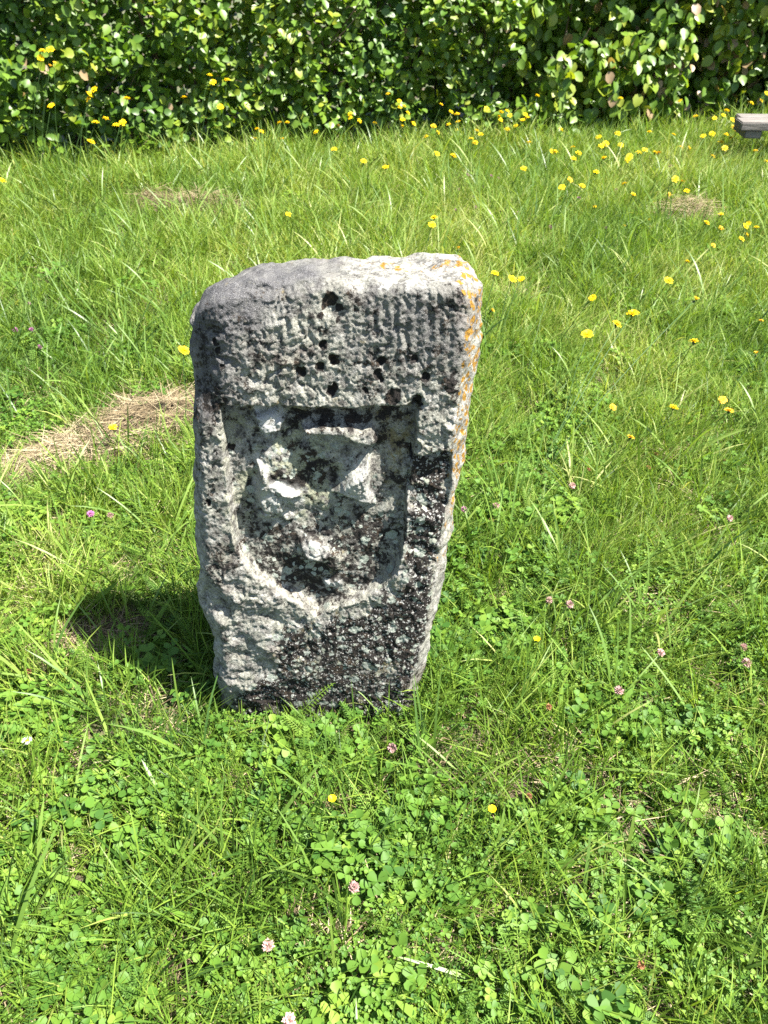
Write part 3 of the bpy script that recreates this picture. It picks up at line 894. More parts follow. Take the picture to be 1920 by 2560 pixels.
for v in range(4):                                     # broad plantain-like leaves
    b = Build()
    for i in range(5):
        az = R_.uniform(0, 6.28)
        blade(b, disc(0.01), az, R_.uniform(0.5, 1.1), R_.uniform(0.06, 0.12), R_.uniform(0.010, 0.018), R_.uniform(0.1, 0.6), min(1, max(0, R_.gauss(0.6, 0.15))), 6, R_.uniform(-.3, .3))
    lib_add('lib_broad', b.mesh('broad', M_clover))

def scatter(name, colls, P, rot, scl, idx, label, cat):
    me = bpy.data.meshes.new(name)
    me.vertices.add(len(P))
    me.vertices.foreach_set('co', np.asarray(P, np.float32).ravel())
    at = me.attributes.new('rot', 'FLOAT_VECTOR', 'POINT'); at.data.foreach_set('vector', np.asarray(rot, np.float32).ravel())
    at = me.attributes.new('scl', 'FLOAT', 'POINT'); at.data.foreach_set('value', np.asarray(scl, np.float32))
    at = me.attributes.new('pick', 'INT', 'POINT'); at.data.foreach_set('value', np.asarray(idx, np.int32))
    at = me.attributes.new('shade', 'FLOAT', 'POINT')
    sx_, sy_ = np.asarray(P)[:, 0], np.asarray(P)[:, 1]
    at.data.foreach_set('value', (0.20 * fbm(sx_ * 2.1, sy_ * 1.5, 0, 501, 3) + 0.05).astype(np.float32))
    o = obj(name, me)
    ng = bpy.data.node_groups.new(name, 'GeometryNodeTree')
    ng.interface.new_socket('Geometry', in_out='INPUT', socket_type='NodeSocketGeometry')
    ng.interface.new_socket('Geometry', in_out='OUTPUT', socket_type='NodeSocketGeometry')
    gi, go = ng.nodes.new('NodeGroupInput'), ng.nodes.new('NodeGroupOutput')
    ci = ng.nodes.new('GeometryNodeCollectionInfo')
    ci.inputs['Collection'].default_value = LIB[colls]
    ci.inputs['Separate Children'].default_value = True
    ci.inputs['Reset Children'].default_value = True
    ip = ng.nodes.new('GeometryNodeInstanceOnPoints')
    ip.inputs['Pick Instance'].default_value = True
    def na_(nm, dt):
        n_ = ng.nodes.new('GeometryNodeInputNamedAttribute'); n_.data_type = dt; n_.inputs['Name'].default_value = nm
        return n_.outputs['Attribute']
    er = ng.nodes.new('FunctionNodeEulerToRotation')
    Lk = ng.links.new
    Lk(gi.outputs[0], ip.inputs['Points'])
    Lk(ci.outputs[0], ip.inputs['Instance'])
    Lk(na_('pick', 'INT'), ip.inputs['Instance Index'])
    Lk(na_('rot', 'FLOAT_VECTOR'), er.inputs[0])
    Lk(er.outputs[0], ip.inputs['Rotation'])
    Lk(na_('scl', 'FLOAT'), ip.inputs['Scale'])
    Lk(ip.outputs[0], go.inputs[0])
    md = o.modifiers.new('scatter', 'NODES')
    md.node_group = ng
    tag(o, label, cat, kind='stuff')
    return o

# hay and bare places: ellipses on the ground (cx, cy, rx, ry, angle)
def ell(u0, v0, rx, ry, ang=0):
    P = ground_px(np.array(u0), np.array(v0))
    return (P[0], P[1], rx, ry, math.radians(ang))
HAY = [ell(200, 1140, 0.33, 0.16, 22), ell(385, 1075, 0.26, 0.19, 22), ell(1705, 560, 0.20, 0.20), ell(1275, 750, 0.14, 0.10), ell(500, 535, 0.34, 0.20, 5), ell(385, 525, 0.13, 0.16), ell(250, 1605, 0.12, 0.07, 10)]
def in_hay(x, y, grow=1.0, which=None):
    m = np.zeros(np.shape(x))
    for cx, cy, rx, ry, an in (HAY if which is None else which):
        dx, dy = x - cx, y - cy
        a_ = dx * math.cos(an) + dy * math.sin(an); b_ = -dx * math.sin(an) + dy * math.cos(an)
        m = np.maximum(m, sst(1.15, 0.75, np.sqrt((a_ / rx) ** 2 + (b_ / ry) ** 2) / grow + 0.15 * vnoise(x * 14, y * 14, 0, 3)))
    return m
def sample(density, seed, y1=6.6, far=1.0):
    """density(x,y,r) per m2 upper bound 'density' with rejection by a function"""
    r = np.random.default_rng(seed)
    dmax, f = density
    # trapezoid wider than the view on both sides
    A = []
    n = int(dmax * 15.0 * 8.2)
    x = r.uniform(-7.5, 7.5, n); y = r.uniform(-1.0, 7.2, n)
    half = 1.15 + 0.60 * np.maximum(y, 0)
    keep = (np.abs(x) < half) & (y < np.interp(x, HX, HY) + 0.12)
    x, y = x[keep], y[keep]
    keep = r.uniform(0, 1, len(x)) < np.clip(f(x, y), 0, 1) * (1 - 0.50 * sst(2.2, 4.5, y))
    x, y = x[keep], y[keep]
    ins = (x > SX0 + 0.005) & (x < SX1 - 0.005) & (y > SY0 + 0.01) & (y < SY1)
    x, y = x[~ins], y[~ins]
    n = len(x)
    P = np.stack([x, y, gz(x, y)], 1)
    rot = np.stack([r.normal(0, 0.10, n), r.normal(0, 0.10, n), r.uniform(0, 6.28, n)], 1)
    return P, rot, r.uniform(0.75, 1.3, n) * (1 + 0.22 * sst(2.2, 4.5, y)), r
far = lambda y: sst(1.6, 4.0, y)
patch = lambda x, y, s, sc: 0.5 + 0.5 * np.clip(1.6 * vnoise(x * sc, y * sc, 0, s), -1, 1)
nohay = lambda x, y: 1 - 0.90 * in_hay(x, y)
def hedge_edge(x, y):
    return sst(0.9, 0.15, np.interp(x, HX, HY) - y)
def stone_edge(x, y):
    dx = np.maximum(np.maximum(SX0 - x, x - SX1), 0); dy = np.maximum(np.maximum(SY0 - y, y - SY1), 0)
    return sst(0.10, 0.02, np.hypot(dx, dy))

P, rt, s, r = sample((290, lambda x, y: nohay(x, y) * (1 - 0.45 * far(y)) * (0.55 + 0.45 * patch(x, y, 2, 4))), 101)
scatter('short_grass', 'lib_turf', P, rt, s, r.integers(0, 7, len(P)), 'short green turf grass covering the meadow', 'grass')
P, rt, s, r = sample((180, lambda x, y: nohay(x, y) * (0.30 + 0.72 * far(y) + 0.40 * patch(x, y, 5, 3) * (1 - far(y)) + 0.5 * stone_edge(x, y))), 102)
s *= 1 + 0.45 * hedge_edge(P[:, 0], P[:, 1]) * r.uniform(0, 1, len(P))
scatter('meadow_grass', 'lib_mid', P, rt, s, r.integers(0, 7, len(P)), 'taller meadow grass standing out of the turf', 'grass')
P, rt, s, r = sample((130, lambda x, y: nohay(x, y) * (0.14 + 0.85 * sst(-0.2, 0.8, x) * sst(1.0, 1.7, y) + 0.4 * far(y))), 103)
rt[:, 2] = r.normal(0, 0.4, len(P))
scatter('windblown_grass', 'lib_fine', P, rt, s, r.integers(0, 6, len(P)), 'fine windblown grass leaning right across the meadow', 'grass')
P, rt, s, r = sample((95, lambda x, y: nohay(x, y) * (0.22 + 0.25 * patch(x, y, 8, 2.5) + 0.75 * sst(1.5, 3.0, y) * sst(1.8, -0.6, x) + 0.25 * sst(2.0, 3.5, y))), 104)
scatter('coarse_grass', 'lib_coarse', P, rt, s, r.integers(0, 7, len(P)), 'scattered coarse broad grass blades, pale where lit', 'grass')
P, rt, s, r = sample((150, lambda x, y: nohay(x, y) * (1 - 0.8 * far(y)) * (0.06 + 0.55 * sst(0.50, 0.90, patch(x, y, 12, 4.2)) + 0.18 * sst(0.9, 0.5, y))), 105)
scatter('clover_leaves', 'lib_clover', P, rt, s, r.integers(0, 8, len(P)), 'trefoil clover leaves spread through the turf', 'clover')
P, rt, s, r = sample((130, lambda x, y: nohay(x, y) * (1 - 0.6 * far(y)) * (0.25 + 0.75 * sst(0.3, 0.7, patch(x, y, 14, 3.6)))), 106)
scatter('medick_leaves', 'lib_medick', P, rt, s, r.integers(0, 6, len(P)), 'tiny three-part medick leaves carpeting the ground', 'ground cover')
P, rt, s, r = sample((230, lambda x, y: nohay(x, y) * (1 - 0.9 * far(y)) * (0.20 + 0.82 * sst(0.4, 0.8, patch(x, y, 16, 2.4)) * (0.5 + 0.5 * sst(-0.2, 0.3, x)))), 107)
scatter('yarrow_leaves', 'lib_yarrow', P, rt, s, r.integers(0, 6, len(P)), 'feathery yarrow leaves growing in the turf', 'yarrow')
P, rt, s, r = sample((150, lambda x, y: (1 - 0.5 * far(y)) * (0.30 + 0.70 * sst(0.4, 0.8, patch(x, y, 19, 3.0)))), 108)
scatter('dead_thatch', 'lib_thatch', P, rt, s, r.integers(0, 5, len(P)), 'dry straw-coloured thatch between the green plants', 'dead grass')
P, rt, s, r = sample((22, lambda x, y: nohay(x, y) * (1 - 0.5 * far(y)) * 0.8), 109)
scatter('broad_leaves', 'lib_broad', P, rt, s, r.integers(0, 4, len(P)), 'small broad-leaved rosettes among the clover', 'weeds')

# ---- dry mown grass heaps
def hay(e, n, h, label, seed, dk=0.0):
    r = random.Random(seed)
    cx, cy, rx, ry, an = e
    z0 = float(gz(cx, cy))
    b = Build()
    for i in range(n):
        q, a_ = math.sqrt(r.random()) * (1 + abs(r.gauss(0, 0.22))), r.uniform(0, 6.28)
        q *= 0.85 + 0.2 * math.sin(3 * a_ + seed) + 0.1 * math.sin(7 * a_)
        lx, ly = q * rx * math.cos(a_), q * ry * math.sin(a_)
        X, Y = lx * math.cos(an) - ly * math.sin(an), lx * math.sin(an) + ly * math.cos(an)
        z = float(gz(cx + X, cy + Y)) - z0 + r.uniform(0.004, 1) * h * max(0, 1 - q * q) + 0.006
        blade(b, np.array([X, Y, z]), an + r.gauss(0, 0.8) + (math.pi if r.random() < .5 else 0), r.uniform(1.25, 1.7), r.uniform(0.05, 0.16), r.uniform(0.0015, 0.003), r.uniform(-0.2, 0.25), max(0, r.random() - dk), 4, r.uniform(-1, 1))
    o = obj('dried_grass', b.mesh('dried_grass', M_dead), loc=(cx, cy, z0))
    tag(o, label, 'dried grass', kind='stuff')
hay(HAY[0], 3400, 0.055, 'flattened heap of dry tan mown grass near the left edge', 1)
hay(HAY[1], 3400, 0.085, 'raised heap of dry tan mown grass touching the left side of the stone', 2)
hay(HAY[2], 1500, 0.15, 'small round tuft of dry tan grass far right in the meadow', 3)
hay(HAY[3], 700, 0.04, 'thin patch of dry grass just right of the stone top', 4)
hay(HAY[4], 2200, 0.12, 'long clump of brown dead grass in the meadow behind the stone', 5, 0.15)
hay(HAY[5], 700, 0.12, 'small dark clump of dead grass and earth left of the longer brown clump', 6, 0.4)
hay(HAY[6], 420, 0.015, 'grey dead straw lying in the shadow of the stone', 7, 0.1)

# ================================================================== FLOWERS
def head_mesh(name, mat, rings, cup=0.12, rad=0.0165, seed=0, closed=0.0):
    """ligulate flower head: rings of strap petals"""
    r = random.Random(seed)
    b = Build()
    for n, rr, z0, el in rings:
        for i in range(n):
            a_ = 6.283 * (i + r.uniform(-.25, .25)) / n
            e = el + closed + r.gauss(0, 0.10)
            L = rad * rr * r.uniform(0.85, 1.1)
            d = np.array([math.cos(a_) * math.cos(e), math.sin(a_) * math.cos(e), math.sin(e)])
            s_ = np.array([-math.sin(a_), math.cos(a_), 0]) * rad * 0.15
            p = np.array([0, 0, z0 * rad])
            tip = p + d * L
            b.add([p - s_ * .4, p + s_ * .4, p + d * L * .6 - s_ + [0, 0, .0006], p + d * L * .6 + s_ + [0, 0, .0006], tip - s_ * .8, tip + s_ * .8], [(0, 1, 3, 2), (2, 3, 5, 4)], .5)
    return b.mesh(name, mat, False)
RINGS = [(16, 1.0, 0.0, 0.08), (13, 0.78, 0.06, 0.35), (9, 0.52, 0.10, 0.75)]
HEADS = [head_mesh('flower_head', M_yellow, RINGS, seed=i) for i in range(4)]
HEADS_CL = [head_mesh('flower_head', M_orange, [(12, 0.9, 0.2, 0.9), (8, 0.8, 0.2, 1.2)], seed=i) for i in range(2)]
HEADS_OR = [head_mesh('flower_head', M_orange, RINGS, seed=i + 9) for i in range(2)]
b = Build()
tube(b, [(0, 0, -0.011), (0, 0, -0.008), (0, 0, -0.003), (0, 0, 0.001)], [0.0016, 0.0036, 0.0050, 0.0046], 8)
CUP = b.mesh('involucre', M_invol)
def stem_mesh(p0, p1, rad, seed, sag=0.15):
    r = random.Random(seed)
    d = p1 - p0
    t = np.linspace(0, 1, 8)
    bow = np.array([d[0], d[1], 0]) * -sag
    pts = p0 + t[:, None] * d + (np.sin(t * math.pi) * 1.0)[:, None] * bow + np.stack([np.sin(t * 9 + r.random() * 6) * .004, np.cos(t * 7 + r.random() * 6) * .004, t * 0], 1) * np.sin(t * math.pi)[:, None]
    b = Build()
    tube(b, pts, np.linspace(rad, rad * 0.7, 8), 5)
    return b.mesh('stem', M_stemg), pts[-1] - pts[-2]
fid = [0]
def hawkbit(u, v, label, group=None, z=0.17, base=None, size=1.0, kind='open', tilt=None):
    fid[0] += 1
    i = fid[0]
    r = random.Random(1000 + i)
    top = at_z(np.array(float(u)), np.array(float(v)), z)
    hy = float(np.interp(top[0], HX, HY)) - 0.22
    if top[1] > hy:                       # stands in front of the hedge: slide along the ray to the hedge foot
        d_ = ray(float(u), float(v))
        for _ in range(3):
            top = EYE + d_ * (float(np.interp(top[0], HX, HY)) - 0.22) / d_[1]
        z = max(0.08, float(top[2]))
    hgt = z
    if v < 480: size *= 1.3
    if base is not None:
        bs = ground_px(np.array(float(base[0])), np.array(float(base[1])))
    else:
        bs = top + np.array([-hgt * r.uniform(0.15, 0.5), -hgt * r.uniform(-0.1, 0.25), 0])
        bs[2] = float(gz(bs[0], bs[1]))
    bs[2] -= 0.004
    root = empty('yellow_flower', bs)
    tag(root, label, 'flower', group)
    st, d = stem_mesh(np.zeros(3), top - bs, 0.0017, i, 0.12)
    obj('stem', st, root)
    lst = {'open': HEADS, 'closed': HEADS_CL, 'fading': HEADS_OR}[kind]
    hd = obj('flower_head', lst[i % len(lst)], root, top - bs)
    nrm_ = Vector((r.gauss(0.15, 0.38), r.gauss(-0.10, 0.38), 1)).normalized() if tilt is None else Vector(tilt).normalized()
    q = nrm_.to_track_quat('Z', 'Y')
    hd.rotation_mode = 'QUATERNION'
    hd.rotation_quaternion = q
    sc = size * r.uniform(0.85, 1.1)
    hd.scale = (sc, sc, sc)
    if v > 380:
        cp = obj('involucre', CUP, hd)
    return root
K = 960 / 1659.0
ORD = ['first', 'second', 'third', 'fourth', 'fifth', 'sixth', 'seventh', 'eighth', 'ninth', 'tenth', 'eleventh', 'twelfth', 'thirteenth']
NUM = ['', 'one', 'two', 'three', 'four', 'five', 'six', 'seven', 'eight', 'nine', 'ten', 'eleven', 'twelve', 'thirteen']
def row(pts, phrase, group, z, size, kind='open', make=None):
    """flowers of one cluster, each named by its place in the row"""
    pts = sorted(pts)
    for i, (u, v) in enumerate(pts):
        pos = 'leftmost' if i == 0 else 'rightmost' if i == len(pts) - 1 else ORD[i] + ' from left'
        lab = '%s of %s %s' % (pos, NUM[len(pts)], phrase)
        if len(pts) == 1: lab = 'single ' + phrase
        (make or hawkbit)(u, v, lab, group, z(v) if callable(z) else z, None, size, kind)
def chunks(pts, phrases, group, z, size):
    pts = sorted(pts)
    n = len(phrases)
    for i, ph in enumerate(phrases):
        row(pts[i * len(pts) // n:(i + 1) * len(pts) // n], ph, group, z, size)
zl = lambda L: [(x * K, y * K) for x, y in L]
zr = lambda L: [(960 + x * K, y * K) for x, y in L]
row(zl([(218, 214), (186, 222), (176, 250)]), 'yellow flowers in the tallest cluster against the upper left hedge', 'tallest yellow flowers', 0.5, 1.15)
row(zl([(408, 388), (388, 408), (384, 427), (547, 427), (222, 457)]), 'mid-height yellow flowers against the hedge below the tallest cluster', 'mid-height yellow flowers, left', 0.34, 1.1)
row(zl([(413, 529), (457, 514), (502, 541), (530, 530), (394, 613)]), 'lowest yellow flowers at the left hedge foot', 'low yellow flowers, left', 0.22, 1.1)
row(zl([(215, 291), (234, 278)]), 'withered brown heads below the tallest yellow cluster', 'withered heads, upper left', 0.44, 0.75, 'closed')
row(zl([(907, 325), (920, 355), (981, 346), (795, 421), (952, 462)]), 'yellow flowers on thin stalks against the hedge, left of centre', 'yellow flowers, left of centre', 0.3, 0.95)
row(zl([(1111, 558), (1130, 569), (1103, 599), (1208, 531), (1241, 530), (1222, 601), (1366, 570)]), 'yellow hedge-foot flowers above the left half of the stone', 'yellow flowers along the hedge foot', 0.16, 0.9)
row(zl([(1512, 492), (1512, 508), (1552, 522), (1619, 532), (1444, 645), (1571, 696)]), 'yellow flowers straight behind the middle of the stone', 'yellow flowers along the hedge foot', 0.16, 0.9)
hawkbit(8 * K, 780 * K, 'single yellow flower cut by the left edge below the hedge', None, 0.2, None, 1.1)
farR = [(17, 406), (66, 437), (68, 463), (86, 460), (103, 488), (80, 517), (128, 535), (77, 545), (181, 591), (214, 545), (232, 573), (247, 452), (279, 538), (290, 484), (316, 493), (320, 526), (315, 563), (443, 470), (376, 599), (402, 566), (418, 581), (394, 616), (506, 485), (533, 480), (497, 503), (503, 518), (543, 498), (532, 558), (568, 545), (599, 518), (611, 495), (618, 508), (662, 414)]
chunks(zr(farR), ['crowded yellow hedge-foot flowers, leftmost knot of the dense scatter', 'crowded yellow hedge-foot flowers, second knot of the dense scatter', 'crowded yellow hedge-foot flowers, third knot of the dense scatter', 'crowded yellow hedge-foot flowers beside the low leafy spray'], 'yellow flowers along the hedge foot', lambda v: 0.22 if v < 300 else 0.15, 0.9)
meadR = [(627, 616), (763, 560), (228, 665), (299, 673), (7, 723), (604, 730), (727, 656), (739, 656), (816, 637), (840, 663), (818, 685), (949, 683), (938, 632), (958, 621), (928, 592), (1009, 577), (1023, 628), (1060, 677), (1053, 690), (1100, 660), (1127, 648), (1170, 660), (1147, 571), (1251, 582), (916, 743), (1038, 795), (1077, 841), (770, 810), (856, 803)]
chunks(zr(meadR), ['yellow far-meadow flowers above the right half of the stone', 'yellow far-meadow flowers just right of the stone line', 'yellow far-meadow flowers midway between stone and bench', 'yellow far-meadow flowers nearest the bench side'], 'yellow flowers in the far meadow', 0.15, 1.0)
row(zr([(804, 778), (1185, 662), (1285, 785), (1234, 841)]), 'fading orange flowers in the far meadow', 'fading flowers in the far meadow', 0.14, 0.9, 'fading')
nearbench = [(1022, 426), (1278, 437), (1345, 503), (1428, 511), (1467, 499), (1480, 479), (1505, 518), (1418, 578), (1379, 588), (1457, 615), (1472, 640), (1480, 581), (1499, 597), (1508, 550), (1521, 568), (1535, 557), (1587, 446), (1630, 434), (1653, 403), (1282, 637), (1317, 640), (1419, 676), (1258, 774), (1308, 825)]
chunks(zr(nearbench), ['yellow flowers left of the bench, outer group', 'yellow flowers left of the bench, middle group', 'yellow flowers close beside or behind the bench end'], 'yellow flowers near the bench', lambda v: 0.24 if v < 300 else 0.15, 0.95)
hawkbit(960 + 1612 * K, 568 * K, 'yellow flower standing right in front of the bench plank', None, 0.17, None, 1.0)
hawkbit(960 + 1604 * K, 653 * K, 'yellow flower just below the bench plank, before its shadow', None, 0.16, None, 1.0)
hawkbit(960 + 1650 * K, 698 * K, 'yellow flower at the right edge below the bench shadow', None, 0.16, None, 0.9)
k5 = 820 / 1659.0
def z5(x, y): return 1100 + x * k5, 400 + y * k5
named = [
 (278, 574, 'large yellow flower just right of the top right corner of the stone', 0.30, 1.1, 'open', (1200, 870)),
 (366, 602, 'left one of two touching yellow flowers right of the stone top', 0.29, 1.0, 'open', (1230, 880)),
 (411, 602, 'right one of two touching yellow flowers right of the stone top', 0.29, 0.85, 'open', (1235, 890)),
 (257, 765, 'half-closed orange flower bud beside the upper right edge of the stone', 0.26, 0.9, 'closed', (1195, 900)),
 (772, 698, 'yellow flower above and left of the trio right of the stone', 0.30, 1.0, 'open', (1380, 900)),
 (975, 775, 'round full yellow flower, uppermost of the trio right of the stone', 0.36, 1.15, 'open', (1345, 1190)),
 (895, 830, 'yellow flower in the middle of the trio right of the stone', 0.36, 1.1, 'open', (1340, 1200)),
 (745, 882, 'ragged yellow-orange flower, lowest left of the trio right of the stone', 0.34, 1.2, 'open', (1380, 1150)),
 (1287, 712, 'yellow bud on the longest dark slanting stalk right of the stone', 0.40, 0.8, 'closed', (1335, 1215)),
 (1156, 610, 'single yellow flower far right, level with the stone top', 0.22, 1.05, 'open', None),
 (1284, 918, 'single yellow flower at right below the bud on the long stalk', 0.30, 1.15, 'open', (1660, 1000)),
 (1250, 514, 'small single yellow flower at right above the level of the stone top', 0.18, 0.85, 'open', None),
 (1382, 432, 'orange-yellow flower right of the small round dry tuft', 0.16, 0.85, 'fading', None),
 (1348, 318, 'flat yellow flower directly right of the small round dry tuft', 0.18, 1.05, 'open', None),
 (1420, 275, 'yellow flower above right of the small round dry tuft', 0.18, 0.95, 'open', None),
 (1422, 345, 'faded orange flower below right of the small round dry tuft', 0.15, 0.85, 'fading', None),
 (874, 1250, 'narrow side-on yellow flower low in the grass right of the stone', 0.12, 0.8, 'fading', None),
 (1182, 1252, 'yellow-orange flower tilted away, right of the stone at panel height', 0.20, 1.0, 'open', (1640, 1120)),
 (1430, 1213, 'upper of two orange flowers near the right edge at panel height', 0.14, 0.9, 'fading', None),
 (1461, 1268, 'lower of two orange flowers near the right edge at panel height', 0.14, 0.9, 'fading', None),
 (964, 1402, 'orange half-open flower low in the clover right of the stone', 0.12, 0.9, 'fading', None),
 (1598, 985, 'orange-brown bud near the right edge', 0.2, 0.8, 'closed', None),
 (1624, 812, 'pale orange flower at the right edge above the orange-brown bud', 0.16, 0.7, 'fading', None),
 (93, 452, 'brown closed bud rising right behind the top edge of the stone', 0.30, 0.8, 'closed', None),
]
for x, y, lab, z, sz, kd, bs in named:
    hawkbit(*z5(x, y), lab, None, z, bs, sz, kd)
row([z5(*p) for p in [(1525, 400), (1548, 378), (1545, 335), (1560, 322), (1600, 340)]], 'yellow flowers grouped at the right edge, well below the bench', 'five yellow flowers at the right edge', 0.17, 0.95)
row([z5(*p) for p in [(1054, 303), (932, 333), (1062, 340), (784, 237)]], 'small low yellow flowers left of the round dry tuft', 'low yellow flowers left of the dry tuft', 0.10, 0.75)
hawkbit(460, 876, 'yellow flower peeping out at the left edge of the stone, upper half', None, 0.30, (470, 1090), 1.15)
hawkbit(282, 1068, 'single yellow flower above the heap of dry tan grass at left', None, 0.12, (225, 1165), 1.0)
hawkbit(1085, 544, 'back one of two large yellow flowers above the stone top', None, 0.28, None, 1.25)
hawkbit(1080, 562, 'front one of two large yellow flowers above the stone top', None, 0.28, None, 1.2)
hawkbit(721, 536, 'lone yellow flower in the grass above the stone, left of centre', None, 0.15, None, 0.9)

# bare leaning stalk
bs = ground_px(np.array(1303.), np.array(1020.)); tp = at_z(np.array(1384.), np.array(697.), 0.36)
st, _ = stem_mesh(np.zeros(3), tp - bs, 0.0012, 5, 0.35)
o = obj('bare_stalk', st, None, bs)
tag(o, 'bare dark green stalk without a flower, bending up right beside the stone', 'stalk')

# clover heads
def clover_head(name, mat, seed, rad=0.0105):
    r = random.Random(seed)
    b = Build()
    n = 46
    for i in range(n):
        z = 1 - 1.75 * (i + .5) / n
        a_ = i * 2.39996
        q = math.sqrt(max(0, 1 - z * z))
        d = np.array([q * math.cos(a_), q * math.sin(a_), z]) + np.array([r.gauss(0, .08) for _ in range(3)])
        d[2] = d[2] * 0.9 + 0.12
        d /= np.linalg.norm(d)
        s_ = np.cross(d, [0.1, 0.2, 1]); s_ = s_ / (np.linalg.norm(s_) + 1e-6) * rad * 0.17
        L = rad * r.uniform(0.9, 1.2)
        b.add([d * L * .25 - s_ * .5, d * L * .25 + s_ * .5, d * L * .75 + s_, d * L * .75 - s_, d * L + np.cross(s_, d) * .6], [(0, 1, 2, 3), (3, 2, 4)], r.random())
    return b.mesh(name, mat, False)
CH = {'pink': [clover_head('flower_head', M_pink, i) for i in range(3)], 'purple': [clover_head('flower_head', M_purple, i + 5) for i in range(2)], 'brown': [clover_head('flower_head', M_brownfl, i + 8, 0.007) for i in range(2)]}
def clover_flower(u, v, label, kind, group=None, z=0.06, size=1.0):
    fid[0] += 1
    r = random.Random(3000 + fid[0])
    top = at_z(np.array(float(u)), np.array(float(v)), z)
    bs = top + np.array([r.gauss(0, 0.012), r.uniform(0, 0.015), 0]); bs[2] = float(gz(bs[0], bs[1])) - 0.003
    root = empty('clover_flower', bs)
    tag(root, label, 'flower', group)
    st, _ = stem_mesh(np.zeros(3), top - bs, 0.0009, fid[0], 0.1)
    obj('stem', st, root)
    h = obj('flower_head', CH[kind][fid[0] % len(CH[kind])], root, top - bs)
    h.rotation_euler = (r.gauss(0, .25), r.gauss(0, .25), r.uniform(0, 6))
    sc = size * r.uniform(0.9, 1.1)
    h.scale = (sc, sc, sc)
F = 1920 / 1659.0
for x, y, lab, kd in [
 (847, 1616, 'pink clover head right at the foot of the stone', 'pink'), (764, 1917, 'pale pink clover head in the foreground below the stone, nearer the middle', 'pink'),
 (580, 2042, 'pale pink clover head low in the foreground, left of centre', 'pink'), (1143, 1720, 'brownish pink clover head near the buttercup at lower right', 'brown'),
 (1185, 1527, 'pink clover head lower right beside the round broad leaf', 'brown'), (1337, 1492, 'small pink clover head level with the stone foot, well to the right', 'pink'),
 (1605, 1398, 'pink clover head, upper one of a pair at the right edge', 'pink'), (1612, 1432, 'whitish clover head, lower one of a pair at the right edge', 'pink'),
 (1427, 1410, 'pink clover head left of the pair at the right edge', 'pink'), (1186, 1296, 'left one of two small pinkish clover heads right of the lower stone', 'pink'),
 (1230, 1306, 'right one of two small pinkish clover heads right of the lower stone', 'pink'), (1577, 1120, 'faint pink clover head near the right edge at panel height', 'pink'),
 (1002, 1100, 'bright magenta clover head touching the right side of the stone', 'purple'), (1236, 1049, 'whitish clover head right of the stone, highest of its neighbours', 'pink'),
 (1072, 1092, 'pale clover head just right of the magenta one', 'pink'), (1062, 1123, 'brown withered clover head beside the magenta one', 'brown'),
 (1385, 2085, 'brown clover head near the bottom right corner', 'brown'), (723 / F, 2550 / F, 'white clover head cut by the bottom edge', 'pink'),
 (64, 657, 'purple clover head at left, outer upper one of the left five', 'purple'), (141, 648, 'purple clover head at left, uppermost of the left five', 'purple'),
 (33, 713, 'purple clover head at left, nearest the left edge', 'purple'), (69, 712, 'purple clover head at left, second from the left edge', 'purple'),
 (87, 750, 'dark purple-brown clover head at left, lowest of the left five', 'purple'), (196, 1110, 'dark crimson clover head at left below the dry heap', 'purple'), (238, 1113, 'pale pink clover head right beside the crimson one at left', 'pink'),
 (120 * 600 / 1659 / F * 0 + 62, 1450, 'tiny dark clover head near the left edge in front of the shadow', 'brown')]:
    clover_flower(x * F, y * F, lab, kd, None, 0.078 if y > 1000 else 0.10)
cf = lambda kd: (lambda u, v, lab, g_, z, _b, sz, _k: clover_flower(u, v, lab, kd, g_, z, sz))
pc = sorted(z5(*p) for p in [(139, 75), (260, 82), (297, 93), (172, 190), (80, 255), (178, 240), (393, 270), (702, 193), (891, 152), (838, 345), (557, 340), (1165, 30), (1323, 62), (95, 150), (220, 140), (312, 260)])
row(pc[:8], 'purple clover heads just behind the right stone corner', 'purple clover heads behind the stone', 0.10, 1.1, make=cf('purple'))
row(pc[8:], 'purple clover heads in the far right meadow', 'purple clover heads behind the stone', 0.10, 1.1, make=cf('purple'))
row([z5(*p) for p in [(877, 1137), (310, 1345), (1437, 1520), (1093, 1487), (1055, 1555), (750, 1565)]], 'withered brown clover heads in the grass right of the stone', 'withered clover heads right of the stone', 0.06, 1.0, make=cf('brown'))

# buttercups and the daisy
def cup_flower(u, v, label, z=0.075):
    fid[0] += 1
    top = at_z(np.array(float(u)), np.array(float(v)), z)
    bs = top.copy(); bs[0] -= .008; bs[2] = float(gz(bs[0], bs[1]))
    root = empty('buttercup', bs); tag(root, label, 'flower')
    st, _ = stem_mesh(np.zeros(3), top - bs, 0.0008, fid[0], 0.1)
    obj('stem', st, root)
    for i in range(5):
        b = Build()
        leaflet(b, np.zeros(3), 1.2566 * i, 0.55, 0.0095, 0.010, .5, 0.3)
        obj('petal', b.mesh('petal', M_butter), root, top - bs)
cup_flower(1230, 2025, 'shiny yellow buttercup in the turf at lower right of the stone')
cup_flower(831, 1999, 'small yellow buttercup in the foreground below the stone', 0.08)
cup_flower(1342, 1600, 'tiny yellow buttercup right of the lower stone', 0.07)
top = at_z(np.array(68.), np.array(1852.), 0.075)
bs = top + np.array([0.004, 0.004, 0]); bs[2] = float(gz(bs[0], bs[1]))
root = empty('daisy', bs); tag(root, 'white daisy with yellow centre at the left edge, low in the turf', 'flower')
st, _ = stem_mesh(np.zeros(3), top - bs, 0.0009, 77, 0.1)
obj('stem', st, root)
for i in range(18):
    b = Build()
    leaflet(b, np.zeros(3), 6.283 * i / 18, 0.12 + 0.05 * (i % 3), 0.0105, 0.0032, .5, 0.1)
    obj('petal', b.mesh('petal', M_white), root, top - bs)
b = Build()
